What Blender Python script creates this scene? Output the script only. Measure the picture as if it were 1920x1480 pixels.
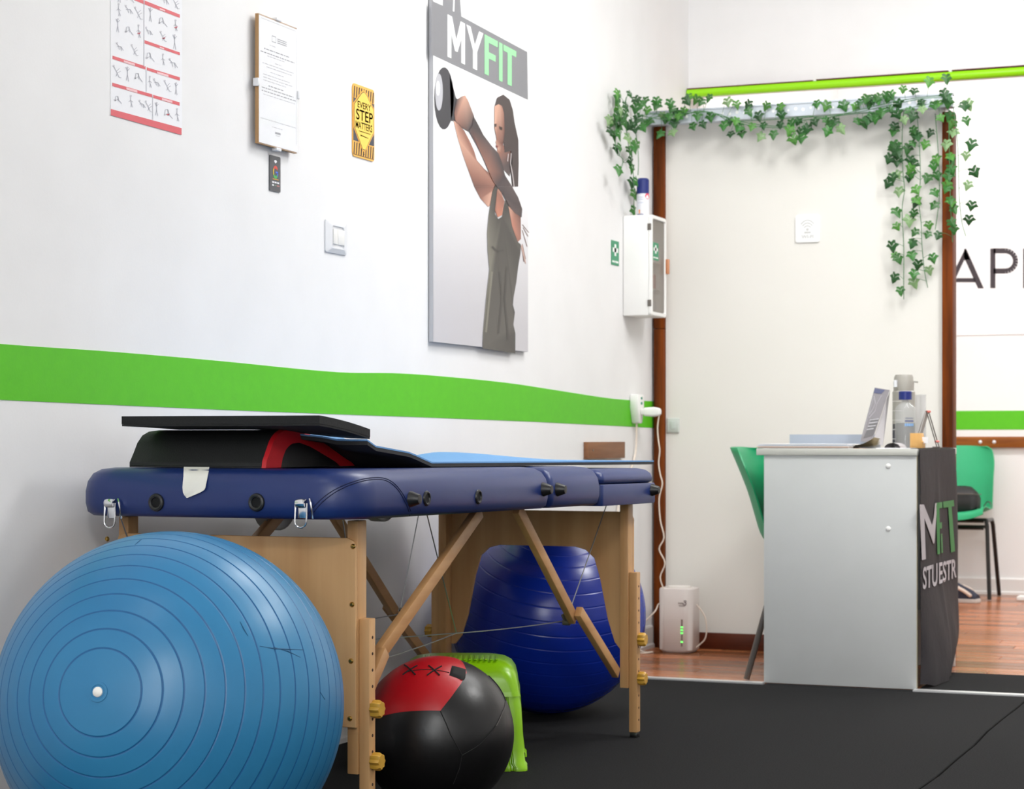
import bpy, bmesh, math, random
from mathutils import Vector, Matrix
for o in list(bpy.data.objects): bpy.data.objects.remove(o)
S = bpy.context.scene; COL = S.collection
# ---------------------------------------------------------------- camera, world, lights, exposure
FP = 3800.0; HY = 822.0; EYE = Vector((2.422, 0.0, 0.80)); TH = math.atan(1540/3800.0)
FW = Vector((-math.sin(TH), math.cos(TH), 0)); RT = Vector((math.cos(TH), math.sin(TH), 0)); UP = Vector((0, 0, 1))
cd = bpy.data.cameras.new('camera'); cam = bpy.data.objects.new('camera', cd); COL.objects.link(cam)
cam.location = EYE
cam.matrix_world = Matrix(((RT.x, UP.x, -FW.x, EYE.x), (RT.y, UP.y, -FW.y, EYE.y), (RT.z, UP.z, -FW.z, EYE.z), (0, 0, 0, 1)))
cd.sensor_width = 36; cd.sensor_fit = 'HORIZONTAL'; cd.lens = 36*FP/1920; cd.shift_y = (HY-740)/1920
cd.clip_start = 0.05; cd.clip_end = 60
cd.dof.use_dof = True; cd.dof.focus_distance = 4.2; cd.dof.aperture_fstop = 10
S.camera = cam
w = bpy.data.worlds.new('room_air'); S.world = w; w.use_nodes = True
w.node_tree.nodes['Background'].inputs[0].default_value = (0.9, 0.95, 1, 1)
w.node_tree.nodes['Background'].inputs[1].default_value = 0.3
def ceiling_lamp_or_fill(x, y, sx, sy, power, col=(0.992, 0.992, 0.98), z=3.12):
    l = bpy.data.lights.new('ceiling_lamp_or_fill', 'AREA'); l.shape = 'RECTANGLE'; l.size = sx; l.size_y = sy
    l.energy = power; l.color = col
    o = bpy.data.objects.new('ceiling_lamp_or_fill', l); o.location = (x, y, z); COL.objects.link(o)
    p = bpy.data.lights.new('lamp_side_fill', 'POINT'); p.energy = power*0.8; p.color = col; p.shadow_soft_size = 0.22  # added point light, spreads each lamp's light sideways onto beam and walls
    q = bpy.data.objects.new('lamp_side_fill', p); q.location = (x, y, z-0.28); COL.objects.link(q)
ceiling_lamp_or_fill(1.12, 5.35, 0.60, 0.60, 24)
ceiling_lamp_or_fill(2.85, 5.30, 0.60, 0.60, 42)
ceiling_lamp_or_fill(1.90, 6.35, 1.20, 0.60, 20)  # added fill, brightens the beam and upper partition
ceiling_lamp_or_fill(0.60, 1.95, 0.40, 0.60, 5)
ceiling_lamp_or_fill(2.90, -1.20, 0.80, 0.80, 84)  # added front fill behind the camera for surfaces facing the viewpoint
ceiling_lamp_or_fill(1.10, 9.20, 0.60, 0.30, 28)
ceiling_lamp_or_fill(3.00, 9.20, 0.60, 0.30, 30)
wl = bpy.data.lights.new('rear_fill_light', 'AREA'); wl.shape = 'RECTANGLE'; wl.size = 1.5; wl.size_y = 1.3; wl.energy = 62; wl.color = (0.97, 0.99, 1.0)  # unseen fill added at the back wall to brighten camera-facing surfaces
wo = bpy.data.objects.new('rear_fill_light', wl); wo.location = (2.7, -2.44, 1.55); wo.rotation_euler = (math.radians(90), 0, 0); COL.objects.link(wo)
vs = S.view_settings; vs.view_transform = 'Standard'; vs.look = 'None'; vs.gamma = 1; vs.use_curve_mapping = False
vs.exposure = -0.06
# ---------------------------------------------------------------- helpers
def ray(px, py): return FW + RT*((px-960)/FP) + UP*((HY-py)/FP)
def hit(px, py, P0, N):
    d = ray(px, py); return EYE + d*((Vector(P0)-EYE).dot(N)/d.dot(N))
def onX(px, py, X=0.0): return hit(px, py, (X, 0, 0), Vector((1, 0, 0)))
def onY(px, py, Y): return hit(px, py, (0, Y, 0), Vector((0, 1, 0)))
def onZ(px, py, z=0.0): return hit(px, py, (0, 0, z), UP)
def lin(c):
    c = c/255.0
    return c/12.92 if c <= 0.04045 else ((c+0.055)/1.055)**2.4
def rgb(c): return (lin(c[0]), lin(c[1]), lin(c[2]), 1)
def mat(name, c, rough=0.5, metal=0.0, noise=None, bump=None, c2=None, emit=0, alpha=1, trans=0, coat=0, stretch=(1, 1, 1), attr=False, rnd=0.0, spec=0.5, sub=0):
    m = bpy.data.materials.new(name); m.use_nodes = True; nt = m.node_tree; N = nt.nodes; L = nt.links
    b = N['Principled BSDF']; b.inputs['Roughness'].default_value = rough; b.inputs['Metallic'].default_value = metal
    b.inputs['Base Color'].default_value = rgb(c); b.inputs['Alpha'].default_value = alpha
    b.inputs['Transmission Weight'].default_value = trans; b.inputs['Coat Weight'].default_value = coat
    b.inputs['Specular IOR Level'].default_value = spec
    if sub: b.inputs['Subsurface Weight'].default_value = sub; b.inputs['Subsurface Radius'].default_value = (0.02, 0.02, 0.02)
    out = None
    if attr:
        a = N.new('ShaderNodeVertexColor'); a.layer_name = 'Col'; out = a.outputs['Color']
    if noise or bump:
        tc = N.new('ShaderNodeTexCoord'); mp = N.new('ShaderNodeMapping'); mp.inputs['Scale'].default_value = stretch
        L.new(tc.outputs['Object'], mp.inputs['Vector'])
    if noise:
        nz = N.new('ShaderNodeTexNoise'); nz.inputs['Scale'].default_value = noise[0]; nz.inputs['Detail'].default_value = 5
        L.new(mp.outputs[0], nz.inputs['Vector'])
        r = N.new('ShaderNodeValToRGB'); r.color_ramp.elements[0].position = 0.5-noise[1]; r.color_ramp.elements[1].position = 0.5+noise[1]
        r.color_ramp.elements[0].color = rgb(c); r.color_ramp.elements[1].color = rgb(c2 or c)
        L.new(nz.outputs['Fac'], r.inputs['Fac']); out = r.outputs['Color']
    if rnd:
        oi = N.new('ShaderNodeObjectInfo'); hs = N.new('ShaderNodeHueSaturation')
        mr = N.new('ShaderNodeMapRange'); mr.inputs['To Min'].default_value = 1-rnd; mr.inputs['To Max'].default_value = 1+rnd
        L.new(oi.outputs['Random'], mr.inputs['Value']); L.new(mr.outputs[0], hs.inputs['Value'])
        if out: L.new(out, hs.inputs['Color'])
        else: hs.inputs['Color'].default_value = rgb(c)
        out = hs.outputs['Color']
    if out: L.new(out, b.inputs['Base Color'])
    if bump:
        n2 = N.new('ShaderNodeTexNoise'); n2.inputs['Scale'].default_value = bump[0]; n2.inputs['Detail'].default_value = 4
        L.new(mp.outputs[0], n2.inputs['Vector'])
        bp = N.new('ShaderNodeBump'); bp.inputs['Strength'].default_value = bump[1]; bp.inputs['Distance'].default_value = bump[2] if len(bump) > 2 else 0.002
        L.new(n2.outputs['Fac'], bp.inputs['Height']); L.new(bp.outputs[0], b.inputs['Normal'])
    if emit:
        b.inputs['Emission Color'].default_value = rgb(c); b.inputs['Emission Strength'].default_value = emit
    return m
WORLD = {}
class MB:
    def __init__(s): s.v = []; s.f = []; s.c = []; s.mi = []; s.cur = 0; s.col = (1, 1, 1, 1)
    def add(s, vs, fs, cols=None):
        k = len(s.v); s.v += [Vector(p) for p in vs]; s.f += [tuple(i+k for i in f) for f in fs]
        s.c += (cols if cols else [s.col]*len(vs)); s.mi += [s.cur]*len(fs); return s
    def box(s, x0, x1, y0, y1, z0, z1): return s.pbox((x0, y0, z0), (x1-x0, 0, 0), (0, y1-y0, 0), (0, 0, z1-z0))
    def pbox(s, O, a, b, c):
        O, a, b, c = Vector(O), Vector(a), Vector(b), Vector(c)
        if a.cross(b).dot(c) < 0: a, b = b, a
        return s.add([O, O+a, O+a+b, O+b, O+c, O+a+c, O+a+b+c, O+b+c],
                     [(3, 2, 1, 0), (4, 5, 6, 7), (0, 1, 5, 4), (1, 2, 6, 5), (2, 3, 7, 6), (3, 0, 4, 7)])
    def beam(s, P, Q, side, ws, wh):          # bar from P to Q, ws wide along side, wh along the other axis
        P, Q, side = Vector(P), Vector(Q), Vector(side).normalized(); d = (Q-P).normalized(); h = d.cross(side).normalized()
        return s.pbox(P-side*ws/2-h*wh/2, Q-P, side*ws, h*wh)
    def tube(s, pts, r, n=8, closed=False, cap=True):
        pts = [Vector(p) for p in pts]; m = len(pts); rings = []; ref = None
        for i, p in enumerate(pts):
            a = pts[(i-1) % m] if (closed or i > 0) else p; b = pts[(i+1) % m] if (closed or i < m-1) else p
            t = (b-a).normalized()
            if ref is None: ref = Vector((0, 0, 1)) if abs(t.z) < 0.9 else Vector((1, 0, 0))
            x = (ref-t*ref.dot(t)).normalized(); y = t.cross(x); ref = x
            rr = r[i] if isinstance(r, (list, tuple)) else r
            rings.append([p+x*math.cos(2*math.pi*k/n)*rr+y*math.sin(2*math.pi*k/n)*rr for k in range(n)])
        fs = []
        for i in range(m if closed else m-1):
            j = (i+1) % m
            for k in range(n):
                q = (k+1) % n; fs.append((i*n+k, i*n+q, j*n+q, j*n+k))
        if cap and not closed: fs += [tuple(range(n-1, -1, -1)), tuple((m-1)*n+k for k in range(n))]
        return s.add([p for R_ in rings for p in R_], fs)
    def lathe(s, prof, O=(0, 0, 0), ax=(0, 0, 1), n=24, ref=None):
        O = Vector(O); ax = Vector(ax).normalized(); rf = Vector(ref) if ref else (Vector((1, 0, 0)) if abs(ax.x) < 0.9 else Vector((0, 1, 0)))
        x = (rf-ax*rf.dot(ax)).normalized(); y = ax.cross(x); vs = []; fs = []; idx = []
        for r, h in prof:
            if r < 1e-6: idx.append([len(vs)]*n); vs.append(O+ax*h)
            else:
                idx.append(list(range(len(vs), len(vs)+n))); vs += [O+ax*h+x*r*math.cos(2*math.pi*k/n)+y*r*math.sin(2*math.pi*k/n) for k in range(n)]
        for i in range(len(prof)-1):
            A, B = idx[i], idx[i+1]
            for k in range(n):
                q = (k+1) % n; f = []
                for t in (A[k], A[q], B[q], B[k]):
                    if t not in f: f.append(t)
                if len(f) > 2: fs.append(tuple(f))
        return s.add(vs, fs)
    def prism(s, pts, vec):
        pts = [Vector(p) for p in pts]; vec = Vector(vec); n = len(pts)
        nn = Vector((0, 0, 0))
        for i in range(n): nn += pts[i].cross(pts[(i+1) % n])
        if nn.dot(vec) < 0: pts.reverse()
        return s.add(pts+[p+vec for p in pts], [tuple(range(n-1, -1, -1)), tuple(range(n, 2*n))]+[(i, (i+1) % n, (i+1) % n+n, i+n) for i in range(n)])
    def poly(s, pts, cols=None): return s.add(pts, [tuple(range(len(pts)))], cols)
    def grid(s, rows, cu=False, cv=False):
        m = len(rows); n = len(rows[0]); fs = []
        for i in range(m if cu else m-1):
            for j in range(n if cv else n-1):
                a, b = (i+1) % m, (j+1) % n; fs.append((i*n+j, i*n+b, a*n+b, a*n+j))
        return s.add([p for r in rows for p in r], fs)
    def loft(s, loops, capa=True, capb=True):
        n = len(loops[0]); s.grid(loops, cv=True); k = len(s.v)-n*len(loops)
        if capa: s.f.append(tuple(k+i for i in range(n-1, -1, -1))); s.mi.append(s.cur)
        if capb: s.f.append(tuple(len(s.v)-n+i for i in range(n))); s.mi.append(s.cur)
        return s
    def build(s, name, m, parent=None, bev=0, seg=2, smooth=True, ang=35, loc=None, kind=None, label=None, recalc=True):
        o_ = WORLD[parent.name].copy() if parent else None
        if o_ is None:
            if loc is None:
                lo = [min(p[i] for p in s.v) for i in range(3)]; hi = [max(p[i] for p in s.v) for i in range(3)]
                loc = ((lo[0]+hi[0])/2, (lo[1]+hi[1])/2, lo[2])
            o_ = Vector(loc)
        me = bpy.data.meshes.new(name); me.from_pydata([p-o_ for p in s.v], [], s.f)
        ms = m if isinstance(m, (list, tuple)) else [m]
        for q in ms: me.materials.append(q)
        ca = me.color_attributes.new('Col', 'FLOAT_COLOR', 'POINT') if any(c != (1, 1, 1, 1) for c in s.c) else None
        if ca:
            for i, c in enumerate(s.c): ca.data[i].color = c
        me.polygons.foreach_set('material_index', s.mi)
        bm = bmesh.new(); bm.from_mesh(me)
        if recalc: bmesh.ops.recalc_face_normals(bm, faces=bm.faces)
        if bev:
            ed = [e for e in bm.edges if len(e.link_faces) == 2 and e.calc_face_angle(0) > 0.6]
            bmesh.ops.bevel(bm, geom=ed, offset=bev, segments=seg, affect='EDGES', profile=0.5, clamp_overlap=True)
        bm.to_mesh(me); bm.free()
        if smooth:
            me.polygons.foreach_set('use_smooth', [True]*len(me.polygons)); me.set_sharp_from_angle(angle=math.radians(ang))
        me.update()
        o = bpy.data.objects.new(name, me); COL.objects.link(o)
        if parent: o.parent = parent
        else: o.location = o_
        WORLD[o.name] = o_
        if kind: o['kind'] = kind
        if label: o['label'] = label
        return o
def thing(name, label, cat, loc, group=None):
    o = bpy.data.objects.new(name, None); COL.objects.link(o); o.location = loc; o.empty_display_size = 0.05
    WORLD[o.name] = Vector(loc); return tag(o, label, cat, group)
def tag(o, label, cat, group=None):
    o['label'] = label; o['category'] = cat
    if group: o['group'] = group
    return o
def struct(o, label=None):
    o['kind'] = 'structure'
    if label: o['label'] = label
    return o
def sm(a, b, x):
    t = min(1, max(0, (x-a)/(b-a))); return t*t*(3-2*t)
def interp(xs, ys, x):
    if x <= xs[0]: return ys[0]
    for i in range(len(xs)-1):
        if x <= xs[i+1]: return ys[i]+(ys[i+1]-ys[i])*(x-xs[i])/(xs[i+1]-xs[i])
    return ys[-1]
def smoothpts(P, n=6):                         # Catmull-Rom through the points
    P = [Vector(p) for p in P]; out = []
    for i in range(len(P)-1):
        a = P[max(i-1, 0)]; b = P[i]; c = P[i+1]; d = P[min(i+2, len(P)-1)]
        for k in range(n):
            t = k/n; out.append(0.5*((2*b)+(c-a)*t+(2*a-5*b+4*c-d)*t*t+(3*b-a-3*c+d)*t**3))
    return out+[P[-1]]
TXT = {}
def text_geo(t, bold=0.0):
    if (t, bold) in TXT: return TXT[(t, bold)]
    cu = bpy.data.curves.new('lettering', 'FONT'); cu.body = t; cu.size = 1; cu.offset = bold; cu.resolution_u = 4
    o = bpy.data.objects.new('lettering', cu); COL.objects.link(o)
    dg = bpy.context.evaluated_depsgraph_get(); me = bpy.data.meshes.new_from_object(o.evaluated_get(dg))
    vs = [(v.co.x, v.co.y) for v in me.vertices]; fs = [tuple(p.vertices) for p in me.polygons]
    bpy.data.objects.remove(o); bpy.data.curves.remove(cu); bpy.data.meshes.remove(me)
    x0 = min(v[0] for v in vs); x1 = max(v[0] for v in vs); y0 = min(v[1] for v in vs); y1 = max(v[1] for v in vs)
    TXT[(t, bold)] = ([((x-x0)/(x1-x0), (y-y0)/(y1-y0)) for x, y in vs], fs); return TXT[(t, bold)]
def text(mb, t, fn, bold=0.0):                 # fn(u, v) -> point, u to the right, v up, both 0..1
    vs, fs = text_geo(t, bold); return mb.add([fn(u, v) for u, v in vs], fs)
def quad(A, B, C, D):                          # A bottom-left, B bottom-right, C top-right, D top-left
    A, B, C, D = map(Vector, (A, B, C, D))
    return lambda u, v: (A*(1-u)+B*u)*(1-v)+(D*(1-u)+C*u)*v
def stroke(mb, pts, wd, fn, col=None):         # a flat ribbon along 2D points, mapped by fn
    for i in range(len(pts)-1):
        (x0, y0), (x1, y1) = pts[i], pts[i+1]; l = math.hypot(x1-x0, y1-y0) or 1; nx, ny = -(y1-y0)/l*wd/2, (x1-x0)/l*wd/2
        P = [fn(x0+nx, y0+ny), fn(x1+nx, y1+ny), fn(x1-nx, y1-ny), fn(x0-nx, y0-ny)]
        mb.poly(P, [col]*4 if col else None)
def arc(cx, cy, rx, ry, a0, a1, n=12): return [(cx+rx*math.cos(math.radians(a0+(a1-a0)*i/n)), cy+ry*math.sin(math.radians(a0+(a1-a0)*i/n))) for i in range(n+1)]
def rrect(x0, x1, y0, y1, r, n=5):             # rounded rectangle, 4(n+1) points; r one radius or (x0y0, x1y0, x1y1, x0y1)
    rr = r if isinstance(r, (tuple, list)) else (r,)*4; P = []
    for (cx, cy, a, q) in ((x0+rr[0], y0+rr[0], 180, rr[0]), (x1-rr[1], y0+rr[1], 270, rr[1]), (x1-rr[2], y1-rr[2], 0, rr[2]), (x0+rr[3], y1-rr[3], 90, rr[3])):
        P += arc(cx, cy, q, q, a, a+90, n)
    return P
# ---------------------------------------------------------------- materials
def wood(name, c1, c2, axis='z', sc=1.0, rough=0.45, coat=0.0, rnd=0.0, spec=0.4):
    st = {'z': (22, 22, 1.6), 'x': (1.6, 22, 22), 'y': (22, 1.6, 22)}[axis]
    return mat(name, c1, rough, noise=(1.6*sc, 0.2), c2=c2, stretch=st, bump=(9, 0.08, 0.001), coat=coat, rnd=rnd, spec=spec)
M_wall = mat('white_wall_paint', (238, 237, 237), 0.55, noise=(5, 0.3), c2=(232, 231, 231), bump=(140, 0.12, 0.0015))
M_wallf = mat('white_far_wall_paint', (238, 238, 238), 0.6, bump=(60, 0.08, 0.001))
M_part = mat('partition_paint', (232, 229, 223), 0.55, noise=(2, 0.3), c2=(228, 225, 218))
M_ceil = mat('ceiling_paint', (240, 240, 238), 0.8)
M_green = mat('lime_wall_paint', (90, 196, 10), 0.55, noise=(30, 0.4), c2=(82, 186, 8), bump=(140, 0.12, 0.0015))
M_pipe = mat('lime_gloss_paint', (150, 222, 8), 0.3)
M_rubber = mat('speckled_rubber', (22, 22, 23), 0.9, noise=(260, 0.12), c2=(34, 34, 35), bump=(260, 0.25, 0.001), spec=0.12)
M_plank = mat('cherry_floor_plank', (146, 84, 50), 0.24, noise=(3, 0.25), c2=(186, 118, 76), stretch=(1.5, 24, 24), rnd=0.38, spec=0.4)
M_sub = mat('screed', (60, 45, 35), 0.9)
M_alu = mat('brushed_aluminium', (225, 225, 225), 0.35, metal=0.6)
M_zinc = mat('zinc_steel', (205, 212, 220), 0.4, metal=0.55)
M_brown = wood('stained_pine', (62, 26, 5), (128, 62, 14), 'z', 1.0, 0.5, spec=0.12)
M_brownx = wood('stained_pine_flat', (116, 62, 18), (166, 100, 40), 'x', 1.0, 0.5, spec=0.2)
M_dark = wood('dark_stained_skirting', (72, 30, 16), (96, 44, 24), 'x', 1.0, 0.35)
M_skirt = mat('white_gloss_skirting', (232, 230, 228), 0.35)
M_vinyl = mat('navy_vinyl', (22, 42, 98), 0.38, bump=(420, 0.10, 0.0008), noise=(3, 0.35), c2=(26, 47, 104))
M_stitch = mat('navy_thread', (16, 26, 66), 0.8)
M_beech = wood('beech', (190, 142, 92), (208, 164, 114), 'z', 0.9, 0.4)
M_beechv = wood('beech_brace', (178, 132, 86), (200, 154, 106), 'y', 0.8, 0.4)
M_veneer = wood('beech_veneer', (196, 148, 98), (216, 172, 122), 'z', 0.55, 0.42)
M_knob = mat('yellow_wood_knob', (206, 160, 62), 0.35, noise=(40, 0.3), c2=(190, 142, 48))
M_brass = mat('brass', (196, 158, 84), 0.28, metal=1)
M_chrome = mat('chrome', (225, 225, 228), 0.14, metal=1)
M_steel = mat('steel_cable', (170, 172, 174), 0.35, metal=0.8)
M_black = mat('black_plastic', (26, 26, 27), 0.4)
M_hole = mat('drilled_hole', (58, 34, 20), 0.9)
M_dhole = mat('vent_hole', (6, 6, 7), 0.9)
M_foam = mat('black_foam', (22, 22, 23), 0.9, noise=(300, 0.2), c2=(32, 32, 33), bump=(220, 0.3, 0.001))
M_blackcloth = mat('black_textured_cover', (20, 21, 22), 0.65, bump=(380, 0.5, 0.0015), stretch=(1, 1, 0.35))
M_blacklea = mat('black_leatherette', (15, 14, 15), 0.36, bump=(90, 0.15, 0.0015))
M_red = mat('red_leatherette', (176, 12, 24), 0.4, bump=(60, 0.2, 0.0015))
M_redcloth = mat('red_cover', (190, 16, 30), 0.5, bump=(300, 0.3, 0.001))
M_matblue = mat('light_blue_foam', (98, 148, 200), 0.8, noise=(200, 0.25), c2=(110, 158, 208), bump=(240, 0.3, 0.001))
M_matgrey = mat('dark_grey_foam', (44, 44, 46), 0.8, bump=(240, 0.3, 0.001))
M_groove = mat('blue_groove_shade', (18, 90, 142), 0.4)  # recess shade put into the colour so the rings read as dark lines
M_ballL = mat('dusty_blue_vinyl', (22, 108, 160), 0.38, noise=(2.4, 0.30), c2=(58, 134, 176), bump=(500, 0.06, 0.0006), spec=0.5)
M_ballD = mat('royal_blue_vinyl', (10, 42, 150), 0.26, spec=0.5)
M_valve = mat('white_plug', (238, 236, 230), 0.4)
M_scuff = mat('dark_scuff', (26, 78, 116), 0.7)
M_lime = mat('lime_plastic', (142, 200, 14), 0.28, sub=0.15)
M_tissue = mat('off_white_paper', (232, 230, 222), 0.9, bump=(60, 0.3, 0.002))
M_white = mat('white_plastic', (240, 239, 236), 0.35)
M_switch = mat('switch_button', (236, 234, 230), 0.4)
M_silver = mat('satin_silver', (228, 229, 232), 0.3, metal=0.1)
M_paper = mat('white_paper', (240, 240, 243), 0.7)
M_print = mat('print_ink', (255, 255, 255), 0.45, attr=True)
M_board = mat('white_foam_board', (190, 190, 194), 0.6)
M_glass = mat('clear_glass', (250, 252, 252), 0.03, alpha=0.10)
M_mdf = wood('pale_hardboard', (150, 110, 70), (178, 140, 96), 'z', 1.0, 0.6)
M_desk = mat('grey_laminate', (202, 204, 203), 0.45, noise=(9, 0.35), c2=(197, 199, 198))
M_desktop = mat('pale_laminate', (202, 202, 194), 0.4, noise=(8, 0.3), c2=(196, 196, 188))
M_edge = mat('beige_edge_band', (176, 166, 140), 0.5)
M_banner = mat('charcoal_fabric', (38, 34, 38), 0.8, bump=(30, 0.4, 0.004), noise=(20, 0.3), c2=(45, 41, 44))
M_bwhite = mat('white_banner_ink', (186, 180, 184), 0.7)
M_bgreen = mat('green_banner_ink', (66, 132, 72), 0.7)
M_shell = mat('green_plastic', (20, 152, 98), 0.4, bump=(500, 0.15, 0.0006))
M_shell2 = mat('emerald_plastic', (36, 166, 112), 0.4, bump=(500, 0.15, 0.0006))
M_greyleg = mat('grey_painted_steel', (112, 106, 100), 0.35, metal=0.6)
M_blackleg = mat('black_painted_steel', (22, 22, 22), 0.3)
M_ink = mat('dark_grey_ink', (72, 66, 70), 0.6)
M_cable = mat('white_cable', (228, 214, 200), 0.5)
M_router = mat('white_router_shell', (226, 216, 212), 0.35)
M_led = mat('green_led', (90, 255, 90), 0.4, emit=2.5)
M_ledbar = mat('grey_led_strip', (140, 122, 116), 0.4)
M_signgreen = mat('safety_green', (36, 140, 96), 0.5)
M_smoke = mat('smoky_window', (150, 140, 130), 0.25, alpha=0.45)
M_amber = mat('amber_catch', (206, 140, 100), 0.4)
M_navy = mat('navy_cap', (28, 42, 116), 0.35)
M_canw = mat('white_can', (232, 232, 238), 0.3)
M_clear = mat('clear_bottle_plastic', (214, 216, 216), 0.06, alpha=0.30)
M_wood2 = wood('bamboo', (200, 150, 84), (222, 176, 108), 'z', 1.0, 0.5)
M_leafs = [mat('ivy_green', (24, 84, 26), 0.45, noise=(60, 0.3), c2=(56, 118, 40), rnd=0.25),
           mat('ivy_dark', (16, 64, 24), 0.45, noise=(60, 0.3), c2=(38, 92, 34), rnd=0.25),
           mat('ivy_lime', (54, 116, 32), 0.45, noise=(60, 0.3), c2=(84, 140, 54), rnd=0.15),
           mat('ivy_pale', (104, 142, 88), 0.5, noise=(60, 0.3), c2=(136, 164, 116), rnd=0.1)]
M_stem = mat('ivy_stem', (70, 120, 72), 0.5)
# ---------------------------------------------------------------- setting
CH = 3.16
YF = 10.55                                     # far wall
YP = 7.42                                      # partition face
wall_left = struct(MB().box(-0.15, 0, -2.5, YF, 0, CH).build('wall_left', M_wall, loc=(0, 0, 0), smooth=False), 'white painted left wall with lime green stripe')
wall_far = struct(MB().box(-0.15, 5.2, YF, YF+0.15, 0, CH).build('wall_far', M_wallf, loc=(0, YF, 0), smooth=False), 'white far wall beyond the partition')
struct(MB().box(5.2, 5.35, -2.5, YF+0.15, 0, CH).build('wall_right', M_wall, loc=(5.2, 0, 0), smooth=False), 'white right wall')
struct(MB().box(-0.15, 5.35, -2.65, -2.5, 0, CH).build('wall_back', M_wall, loc=(0, -2.5, 0), smooth=False), 'white wall behind the viewpoint')
struct(MB().box(-0.15, 5.35, -2.65, YF+0.15, CH, CH+0.1).build('ceiling', M_ceil, loc=(0, 0, CH), smooth=False), 'white ceiling')
zb = onY(1287, 176, 7.86).z
beam = struct(MB().box(0, 5.2, 7.88, 8.10, zb+0.02, CH).build('wall_upper', M_wall, loc=(0, 7.88, zb), smooth=False), 'white beam above the partition')
# floor: screed, rubber mats, cherry planks
floor = struct(MB().box(-0.15, 5.35, -2.65, YF+0.15, -0.10, -0.014).build('floor', M_sub, loc=(0, 0, 0), smooth=False), 'floor of black rubber mats and reddish planks')
def rubber(x0, x1, y0, y1, z=0.0):
    def wob(t, k): return 0.004*math.sin(t*5+k)+0.003*math.sin(t*13+2*k)
    b = MB(); P = []
    n = 16
    for i in range(n): P.append((x0+(wob(y0+(y1-y0)*i/n, 1) if x0 > 0.1 else 0), y0+(y1-y0)*i/n, 0))
    for i in range(n): P.append((x0+(x1-x0)*i/n, y1, 0))
    for i in range(n): P.append((x1+(wob(y1+(y0-y1)*i/n, 1) if x1 < 3 else 0), y1+(y0-y1)*i/n, 0))
    for i in range(n): P.append((x1+(x0-x1)*i/n, y0, 0))
    b.prism([(p[0], p[1], z-0.012) for p in P], (0, 0, 0.012))
    b.build('rubber_mat', M_rubber, floor, bev=0.002, seg=1)
rubber(0.0, 1.548, 2.2, 6.405); rubber(1.553, 3.1, 2.2, 6.405); rubber(3.105, 5.2, 2.2, 6.405)
rubber(0.0, 1.548, -2.5, 2.195); rubber(1.553, 3.1, -2.5, 2.195); rubber(3.105, 5.2, -2.5, 2.195)
rubber(1.20, 3.0, 6.455, 6.95, 0.004)
bm_ = MB()
rubber(0.7025, 1.1875, 6.4055, 6.4515)
for x0, x1 in ((0.0, 0.7), (1.19, 3.4)):
    bm_.box(x0, x1, 6.41, 6.45, -0.012, 0.004)
struct(bm_.build('trim_1', M_alu, loc=(0, 6.43, 0)), 'thin pale metal strip between rubber and planks')
random.seed(3)
protos = []
for L in (0.62, 0.78, 0.95):
    b = MB().box(0, L-0.0030, 0, 0.0960, -0.012, 0.0); o = b.build('plank', M_plank, floor, bev=0.0016, seg=1); protos.append((L, o))
first = [True]*3
r = 0; y = 6.455
while y < YF-0.02:
    x = -random.random()*0.6-0.02
    while x < 2.9:
        k = random.randrange(3); L, p = protos[k]
        if y+0.10 < 6.95 and x > 1.25: break
        if first[k]: o = p; first[k] = False
        else: o = p.copy(); COL.objects.link(o)
        o.location = (x, y, 0); x += L
    y += 0.10
# left wall stripe with its wavy upper edge
def wall_strip(top, bot, X, n):
    b = MB(); P = []
    tx = [p[0] for p in top]; ty = [p[1] for p in top]; bx = [p[0] for p in bot]; by = [p[1] for p in bot]
    rows = []
    for i in range(n+1):
        px = tx[0]+(tx[-1]-tx[0])*i/n
        a = onX(px, interp(tx, ty, px), X); c = onX(px, interp(bx, by, px), X)
        rows.append([Vector((X, a.y, c.z)), Vector((X, a.y, a.z)), Vector((0, a.y, a.z)), Vector((0, a.y, c.z))])
    b.grid(rows, cv=True); b.f += [(3, 2, 1, 0), tuple(len(b.v)-4+i for i in range(4))]; b.mi += [0, 0]
    return b
top = [(p.x, p.y) for p in smoothpts([(-330, 615, 0), (0, 645, 0), (200, 659, 0), (400, 676, 0), (560, 692, 0), (650, 699, 0), (740, 700, 0), (830, 706, 0), (950, 718, 0), (1050, 733, 0), (1150, 748, 0), (1232, 753, 0)], 5)]
bot = [(-330, 733), (0, 750), (200, 759), (400, 768), (630, 777), (800, 783), (1000, 791), (1232, 803)]
wall_strip(top, bot, 0.0012, 60).build('painted_stripe', M_green, wall_left, smooth=False)
b = MB().box(0.004, 5.2, YF-0.0015, YF, 0.844, 0.941); b.build('painted_stripe', M_green, wall_far, smooth=False)
# skirtings
def skirting(name, P, n, h, m, label):
    b = MB(); P = [Vector(p) for p in P]; n = Vector(n)
    prof = [(0, 0), (0.016, 0), (0.016, h*0.15), (0.010, h*0.22), (0.010, h*0.92), (0.006, h), (0, h)]
    b.loft([[p+n*d+UP*z for d, z in prof] for p in P]); return struct(b.build(name, m, loc=P[0], smooth=False), label)
skirting('baseboard_left', [(0, -2.5, 0), (0, YP-0.03, 0)], (1, 0, 0), 0.085, M_skirt, 'white skirting along the left wall')
skirting('baseboard_far', [(0, YF, 0), (5.2, YF, 0)], (0, -1, 0), 0.085, M_skirt, 'white skirting along the far wall')
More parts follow.
